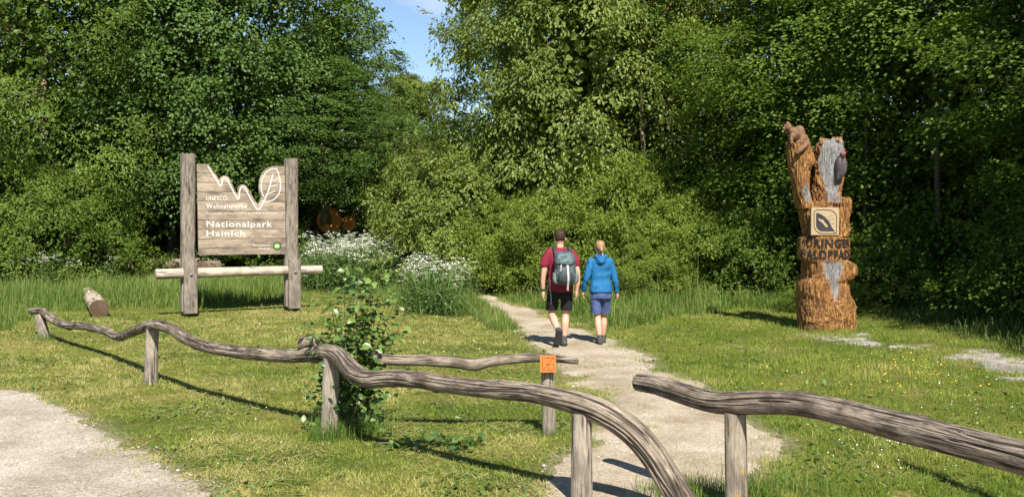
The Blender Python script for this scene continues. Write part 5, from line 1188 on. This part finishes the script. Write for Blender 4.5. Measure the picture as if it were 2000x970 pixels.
KR2, AR2 = (.065, .14, .45), (.055, .16, .10); KL2, AL2 = (-.045, .03, .45), (-.018, -.08, .098)
limb(a, [(.08, 0, .84), (.078, .08, .64), KR2, (.062, .13, .32), (.056, .14, .18), AR2], [.092, .078, .052, .054, .04, .033]); limb(a, [(-.08, 0, .84), (-.068, .02, .64), KL2, (-.04, -.02, .32), (-.026, -.06, .18), AL2], [.092, .078, .052, .054, .04, .033])
limb(a, [AR2, (.06, .24, .05)], [.032, .028]); limb(a, [AL2, (-.015, .02, .05)], [.032, .028])
link('body', remeshed('body', a, .009, 2), M_skin, wom)
a = Acc()
zloft(a, [(0, .0, .845, .175, .125), (0, 0, .87, .18, .13), (0, 0, .93, .172, .125), (0, .005, 1.04, .155, .112), (0, .01, 1.16, .165, .118), (0, .01, 1.28, .172, .115), (0, .01, 1.35, .15, .098), (0, .01, 1.40, .09, .075), (0, .01, 1.43, .07, .07)])
limb(a, [(-.145, .01, 1.325), (-.188, .0, 1.2), (-.226, -.012, 1.07), (-.252, .03, .96), (-.272, .06, .875)], [.066, .056, .05, .045, .04]); limb(a, [(.145, .01, 1.325), (.188, .0, 1.2), (.22, -.022, 1.07), (.247, .01, .96), (.266, .04, .855)], [.066, .056, .05, .045, .04])
M_blue = mat_plain('blue_fleece', (0.010, 0.112, 0.265), .75, .18, 6, .45)
jk = link('jacket', wrinkle(remeshed('jacket', a, .010, 3), .012, 9, 3, (1, 1, .75)), M_blue, wom)
a = Acc(); limb(a, [(-.085, .03, 1.415), (-.06, -.06, 1.40), (0, -.095, 1.385), (.06, -.06, 1.40), (.085, .03, 1.415)], [.03, .042, .045, .042, .03]); limb(a, [(-.05, -.085, 1.39), (0, -.12, 1.33), (.05, -.085, 1.39)], [.035, .042, .035]); ball(a, (0, -.09, 1.33), (.085, .045, .075))
link('hood', remeshed('hood', a, .010, 2), M_blue, jk)
v, f = tube(catmull(np.array([(-.178, 0, .852), (-.12, -.118, .852), (0, -.133, .852), (.12, -.118, .852), (.178, 0, .852), (0, .13, .852), (-.178, 0, .852)]), 30), .008, 6); link('hem', new_mesh('hem', v, f, None, True), M_blue, jk)
a = Acc()
zloft(a, [(0, 0, .74, .168, .118), (0, 0, .82, .17, .12), (0, 0, .89, .155, .11)])
limb(a, [(.082, .02, .80), (.082, .07, .66), (.086, .125, .42)], [.096, .084, .074]); limb(a, [(-.082, .0, .80), (-.075, .015, .66), (-.068, .03, .42)], [.096, .086, .078])
link('shorts', cut_below(wrinkle(remeshed('shorts', a, .010, 3), .009, 11, 7, (1, 1, .5)), .495), mat_plain('blue_shorts', (0.060, 0.088, 0.205), .85, .2, 8, .4), wom)
a = Acc()
zloft(a, [(-.005, .01, 1.50, .052, .05), (-.005, .012, 1.53, .07, .075), (-.005, .018, 1.57, .078, .092), (-.005, .025, 1.615, .075, .094), (-.005, .03, 1.65, .055, .072), (-.005, .032, 1.668, .022, .03)], sup=2.05)
limb(a, [(-.005, -.06, 1.53), (.005, -.085, 1.52), (.012, -.08, 1.495), (.012, -.07, 1.475)], [.03, .034, .028, .016])
link('hair', remeshed('hair', a, .008, 2), mat_plain('fair_hair', (0.27, 0.175, 0.09), .5, .35, 45, .7, stretch=(1.0, 1, .3)), wom)
shoe(wom, AR2, (.02, 1, .0), (0, 0, 1), M_shoe, M_sole, .25); shoe(wom, AL2, (-.12, 1, -.03), (0, 0, 1), M_shoe, M_sole, .25)

# ================================================================ LOGS, SCULPTURE, PLANTS
M_log = mat_wood('pale_log', (0.26, 0.20, 0.14), (0.45, 0.37, 0.275), (0.58, 0.50, 0.40), endcol=(0.135, 0.085, 0.05), stain=.4, bump=.9, scale=.7)
M_old = mat_wood('old_log', (0.10, 0.075, 0.05), (0.21, 0.165, 0.115), (0.33, 0.28, 0.21), endcol=(0.16, 0.11, 0.065), stain=.4, bump=.9, scale=.6)
def lying(name, pts, radii, seed, mat, label, lift=0.0):
    W = np.array([at(*p) for p in pts]); g = Vector((W[0][0], W[0][1], tz(W[0][0], W[0][1])))
    for i, w in enumerate(W): w[2] = tz(w[0], w[1]) + radii[i] * .88 + lift
    o = link(name, log_mesh(name, W - np.array(g), radii, seed, nring=26, rough=.07, crack=.06), mat, None, g); return tag(o, label, 'log')
lying('log', [(194, 607, 19.9), (183, 592, 21.6), (171, 574, 23.4)], [.185, .175, .15], 71, M_log, 'short pale log with a dark sawn end lying in the grass at the left')
lying('log', [(238, 512, 30.0), (320, 512, 30.2), (428, 510, 30.4)], [.17, .175, .17], 72, M_old, 'long old log lying in front of the bushes behind the sign', .10)
lying('log', [(396, 514, 29.0), (412, 512, 29.4), (428, 510, 29.6)], [.19, .185, .18], 73, M_old, 'short thick log section seen under the sign board', .08)
lying('log', [(742, 490, 38.2), (775, 489, 38.4), (806, 490, 38.6)], [.13, .13, .12], 74, M_old, 'log laid across the trail where it enters the wood')

M_disc = mat_plain('orange_wood', (0.55, 0.21, 0.042), .65, .25, 5, .2, stretch=(1, 1, 7))
ds = 33.0; dc = at(643, 430, ds); gz = tz(dc[0], dc[1])
sc_ = empty('disc_sculpture', (dc[0], dc[1], gz), 0, 'orange sculpture of two round wooden discs in the shade of the maples', 'sculpture')
for (px, py, rp, yo, ta) in ((643, 430, 24, 0.0, .1), (680, 437, 14.5, .06, -.2)):
    c = at(px, py, ds) - np.array([dc[0], dc[1], gz]); r = rp * ds / FPX
    e = link('disc', poly_solid('disc', disc((0, 0), r, 36), -.03, .03), M_disc, sc_, (c[0], yo, c[2])); e.rotation_euler = (0.05, 0, ta)
    for k in range(3):
        zz = -r + (k + 1) * 2 * r / 4; w = math.sqrt(max(r * r - zz * zz, 0)) * .96
        link('groove', strip_solid('groove', np.array([(-w, zz), (0, zz), (w, zz)]), .007, -.034, -.0305), M_dark, e)
c = at(690, 412, ds) - np.array([dc[0], dc[1], gz]); v, f = tube(np.array([(c[0] - .10, .05, c[2] - .35), (c[0] + .05, .05, c[2] + .12)]), .028, 8); link('stick', new_mesh('stick', v, f), M_post, sc_)
for xo in (-.12, .45): v, f = tube(np.array([(xo, .08, -.1), (xo, .08, 1.4)]), .05, 10); link('leg', new_mesh('leg', v, f), M_beam, sc_)

# ---- young sapling clump by the joint of the fence
rs = np.random.default_rng(19)
sb = gpoint(693, 842); sap = empty('sapling', sb, 0, 'leafy sapling with many upright shoots growing behind the fence joint', 'sapling')
def oval(L, W, fold=.18, curl=.12):
    t = np.array([0, .18, .42, .68, .88, 1.0]); w = np.array([0.05, .62, 1, .82, .42, 0]) * W
    V = []; 
    for a_, b_ in zip(t, w): V += [(a_ * L, -b_, fold * b_ - curl * L * a_ * a_), (a_ * L, 0, -curl * L * a_ * a_), (a_ * L, b_, fold * b_ - curl * L * a_ * a_)]
    F = []
    for i in range(5): F += [(3 * i, 3 * i + 3, 3 * i + 4, 3 * i + 1), (3 * i + 1, 3 * i + 4, 3 * i + 5, 3 * i + 2)]
    return np.array(V), np.array(F)
M_sap = mat_leaf('sapling_leaf', (0.040, 0.085, 0.022), (0.090, 0.160, 0.036), (0.20, 0.28, 0.07), trans=.30, rough=.35, spec=.5)
M_twig = mat_plain('twig_bark', (0.10, 0.085, 0.05), .8, .3, 20)
leafm = []
for i in range(5):
    v, f = oval(.062 + .006 * i, .022 + .002 * i, .15 + .05 * i, .05 + .06 * i); me = new_mesh('leaf', v, f, {'tint': ('FACE', np.full(len(f), .12 + .19 * i))}, True); me.materials.append(M_sap); leafm.append(me)
acc_l = Acc(); acc_t = []; nleaf = 0
def put_leaf(p, d, nrm_, size, keep):
    global nleaf
    X = Vector(norm(np.array(d))); Z = Vector(nrm_); Y = Z.cross(X).normalized(); Z = X.cross(Y); M = Matrix((X, Y, Z)).transposed().to_4x4(); M.translation = Vector(p)
    i = int(rs.integers(5)); M = M @ Matrix.Scale(size, 4)
    if keep and nleaf < 290:
        o = link('leaf', leafm[i], None, sap); o.matrix_basis = M; nleaf += 1
    else:
        v, f = oval(.062 + .006 * i, .022 + .002 * i, .15 + .05 * i, .05 + .06 * i); Mn = np.array(M)
        acc_l.add(v @ Mn[:3, :3].T + Mn[:3, 3], f); acc_t.append(np.full(len(f), np.clip(rs.normal(.55, .25), 0, 1)))
shoots = [((755, 482), 1.0), ((672, 545), .9), ((640, 560), .8), ((700, 520), 1.0), ((725, 560), .9), ((760, 575), .8), ((780, 560), .7), ((650, 600), .8), ((680, 500), .95), ((800, 600), .7), ((620, 575), .6), ((735, 525), .8), ((610, 640), .6), ((765, 640), .7), ((715, 620), .8), ((585, 600), .5)]
for (px, py), dens in shoots:
    dq = sb.y + rs.uniform(-.25, .35); top = at(px, py, dq) - np.array(sb); base = np.array([rs.normal(0, .07), rs.normal(0, .07), -.04]) + np.array([top[0] * .12, 0, 0])
    mid = base * .45 + top * .55 + np.array([-top[0] * .12, rs.normal(0, .05), rs.normal(0, .03)])
    C = catmull(np.vstack([base, mid, top]), 14); R = np.linspace(.008, .0022, 14); v, f = tube(C, R, 6); link('stem', new_mesh('stem', v, f, None, True), M_twig, sap)
    H = top[2]; k = int(66 * dens * H)
    for j in range(k):
        t = .25 + .75 * (j + rs.uniform(0, 1)) / k; q = C[min(13, int(t * 13))]; ph = j * 2.4 + rs.uniform(-.5, .5)
        off = np.array([math.cos(ph), math.sin(ph), rs.uniform(-.1, .5)]); pet = q + off * rs.uniform(.015, .10) * (1.25 - .6 * t)
        put_leaf(pet, off + [0, 0, rs.uniform(-.6, .3)], norm(np.array([rs.normal(0, .55), rs.normal(-.35, .5), 1.0])), rs.uniform(.7, 1.3) * (1.2 - .35 * t), j % 3 == 0)
for j in range(520):          # the dense leafy foot of the clump
    p = np.array([rs.normal(-.1, .20), rs.normal(0.02, .16), abs(rs.normal(.32, .26))]); d = np.array([rs.normal(), rs.normal(), rs.normal(-.1, .4)])
    if abs(p[0]) > .5: continue
    put_leaf(p, d, norm(np.array([rs.normal(0, .6), rs.normal(-.4, .6), 1.0])), rs.uniform(.6, 1.2), False)
o = link('foliage', new_mesh('sapling_foliage', np.concatenate(acc_l.v), np.concatenate(acc_l.f[4]), {'tint': ('FACE', np.concatenate(acc_t))}, True), M_sap, sap); o['kind'] = 'stuff'

# tufts of uncut grass round the post feet
def tuft(px, py, n, spread, h, label):
    c = gpoint(px, py); P = np.column_stack([rs.normal(0, spread, n), rs.normal(0, spread * .7, n)])
    V, F, t = blades2(P + [c.x, c.y], h * rs.uniform(.4, 1.2, n), np.full(n, .0045), np.abs(rs.normal(.5, .35, n)), rs, np.clip(rs.normal(.5, .25, n), 0, 1))
    o = link('grass_tuft', new_mesh('grass_tuft', V - np.array(c), F, {'tint': ('FACE', t)}), M_tall, None, c); tag(o, label, 'grass tuft', 'uncut grass tufts at the fence posts', 'stuff')
for a_ in ((650, 858, 420, .13, .24, 'uncut grass tuft at the fence joint post under the sapling'), (712, 850, 300, .16, .28, 'dry grass tuft under the sapling stems'), (1345, 968, 900, .17, .16, 'thick green grass tuft where the rail enters the ground'),
           (1455, 962, 260, .14, .22, 'sparse grass tuft at the lichen-stained post'), (1560, 962, 220, .22, .22, 'sparse grass tuft right of the lichen-stained post'), (295, 748, 160, .09, .10, 'short grass tuft at the second post of the long fence'), (1074, 850, 160, .09, .12, 'short grass tuft at the post with the orange plaque'),
           (92, 664, 160, .12, .16, 'grass tuft at the leaning end post of the long fence'), (1612, 648, 260, .35, .14, 'low grass growing at the foot of the carved trunk')): tuft(*a_)

# cut branch lying on the lawn
cb0 = gpoint(738, 868); br = empty('cut_branch', cb0, 0, 'cut leafy branch lying on the lawn right of the sapling', 'branch')
bpts = [np.array(gpoint(px, py)) - np.array(cb0) + [0, 0, h] for px, py, h in ((730, 872, .03), (790, 874, .05), (850, 870, .05), (905, 878, .04), (935, 868, .05))]
C = catmull(np.array(bpts), 20); v, f = tube(C, np.linspace(.009, .003, 20), 6); link('stem', new_mesh('stem', v, f, None, True), M_twig, br)
A2 = Acc(); T2 = []
for j in range(110):
    q = C[rs.integers(2, 20)] + [rs.normal(0, .05), rs.normal(0, .09), rs.uniform(-.02, .05)]; v, f = oval(.08, .028, .2, .2); d = norm(rs.normal(size=3) * [1, 1, .35]); z_ = norm(np.array([rs.normal(0, .5), rs.normal(0, .5), 1])); y_ = norm(np.cross(z_, d)); z_ = np.cross(d, y_)
    A2.add(v @ np.array([d, y_, z_]) + q, f); T2.append(np.full(len(f), rs.uniform(.1, .9)))
link('foliage', new_mesh('branch_foliage', np.concatenate(A2.v), np.concatenate(A2.f[4]), {'tint': ('FACE', np.concatenate(T2))}, True), M_sap, br)['kind'] = 'stuff'

# ---- cow parsley
M_umbel = mat_plain('umbel_white', (0.66, 0.66, 0.55), .7, .12, 30); M_stalk = mat_plain('stalk_green', (0.10, 0.16, 0.04), .7)
M_fern = mat_leaf('parsley_leaf', (0.045, 0.09, 0.02), (0.08, 0.14, 0.03), (0.13, 0.19, 0.05), trans=.3)
def parsley(seed):
    r = np.random.default_rng(seed); st = Acc(); um = Acc(); H = r.uniform(.75, 1.1)
    for k in range(r.integers(3, 5)):
        ang = r.uniform(0, 6.28); top = np.array([math.cos(ang) * .28, math.sin(ang) * .28, H * r.uniform(.75, 1.05)])
        C = catmull(np.array([(0, 0, -.03), top * [.25, .25, .5], top * [.7, .7, .85]]), 7); v, f = tube(C, np.linspace(.007, .004, 7), 5); st.add(v, f)
        for b in range(r.integers(3, 6)):
            e = C[-1] + np.array([r.normal(0, .10), r.normal(0, .10), r.uniform(.06, .2)]); v, f = tube(np.vstack([C[-1 - r.integers(0, 2)], e]), .003, 4); st.add(v, f)
            R_ = r.uniform(.035, .065); nn = 13; q = np.sqrt(r.uniform(0, 1, nn)) * R_; th = r.uniform(0, 6.28, nn)
            for i in range(nn):
                c = e + np.array([math.cos(th[i]) * q[i], math.sin(th[i]) * q[i], .012 * (1 - (q[i] / R_) ** 2) + r.normal(0, .006)]); s_ = r.uniform(.007, .013); aa = np.linspace(0, 6.28, 6)[:-1]; tl = r.normal(0, .3, 2)
                um.add(np.column_stack([c[0] + s_ * np.cos(aa), c[1] + s_ * np.sin(aa), c[2] + s_ * (np.cos(aa) * tl[0] + np.sin(aa) * tl[1])]), np.array([[0, 1, 2, 3, 4]]))
    m = 240; p = np.column_stack([r.normal(0, .2, m), r.normal(0, .2, m), np.abs(r.normal(.28, .22, m))]); V, F = leaves(p, norm(r.normal(size=(m, 3)) * [1, 1, .5]), norm(r.normal(0, .5, (m, 3)) + [0, 0, 1]), r.uniform(.05, .12, m), r.uniform(.01, .022, m))
    return st.mesh('stalks'), um.mesh('flower_heads'), new_mesh('leaves', V, F, {'tint': ('FACE', r.uniform(0, 1, m))})
PP = [parsley(200 + i) for i in range(5)]
def put_parsley(x, d, s, lab, grp):
    st, um, lf = PP[rs.integers(5)]; e = empty('cow_parsley', (x, d, tz(x, d)), rs.uniform(0, 6.28), lab, 'wildflower', grp); e.scale = (s, s, s)
    link('stalk', st, M_stalk, e); link('flower_head', um, M_umbel, e)['kind'] = 'stuff'; link('foliage', lf, M_fern, e)
def scatter(poly, n, smin, smax, lab, grp):
    W = np.array([(px2w(x, y)) for x, y in poly]); k = 0
    while k < n:
        p = np.array([rs.uniform(W[:, 0].min(), W[:, 0].max()), rs.uniform(W[:, 1].min(), W[:, 1].max())])
        if sdpoly(p[None], W)[0] < 0: put_parsley(p[0], p[1], rs.uniform(smin, smax), lab, grp); k += 1
scatter([(770, 600), (800, 560), (850, 545), (905, 552), (938, 572), (955, 600), (915, 620), (830, 622)], 30, .75, 1.25, 'white cow parsley in the clump left of the footpath bend', 'cow parsley beside the footpath')
scatter([(590, 545), (640, 530), (750, 530), (775, 560), (700, 572), (595, 572)], 70, .95, 1.35, 'white cow parsley in the drift right of the park sign', 'cow parsley beside the sign')
scatter([(0, 560), (40, 556), (220, 552), (220, 560), (60, 572)], 5, .7, 1.0, 'lone white cow parsley before the left shrubs', 'cow parsley before the left shrubs')

# a tall pole just outside the frame whose shadow falls on the lawn at the lower right
po = link('wooden_pole', log_mesh('wooden_pole', [(0, 0, -.3), (.0, .0, 1.8), (.02, .0, 3.6)], [.065, .06, .055], 91, nring=14, step=.15), M_post, None, (3.95, 5.05, tz(3.95, 5.05)))
tag(po, 'tall plain wooden pole beyond the lower right corner', 'pole')
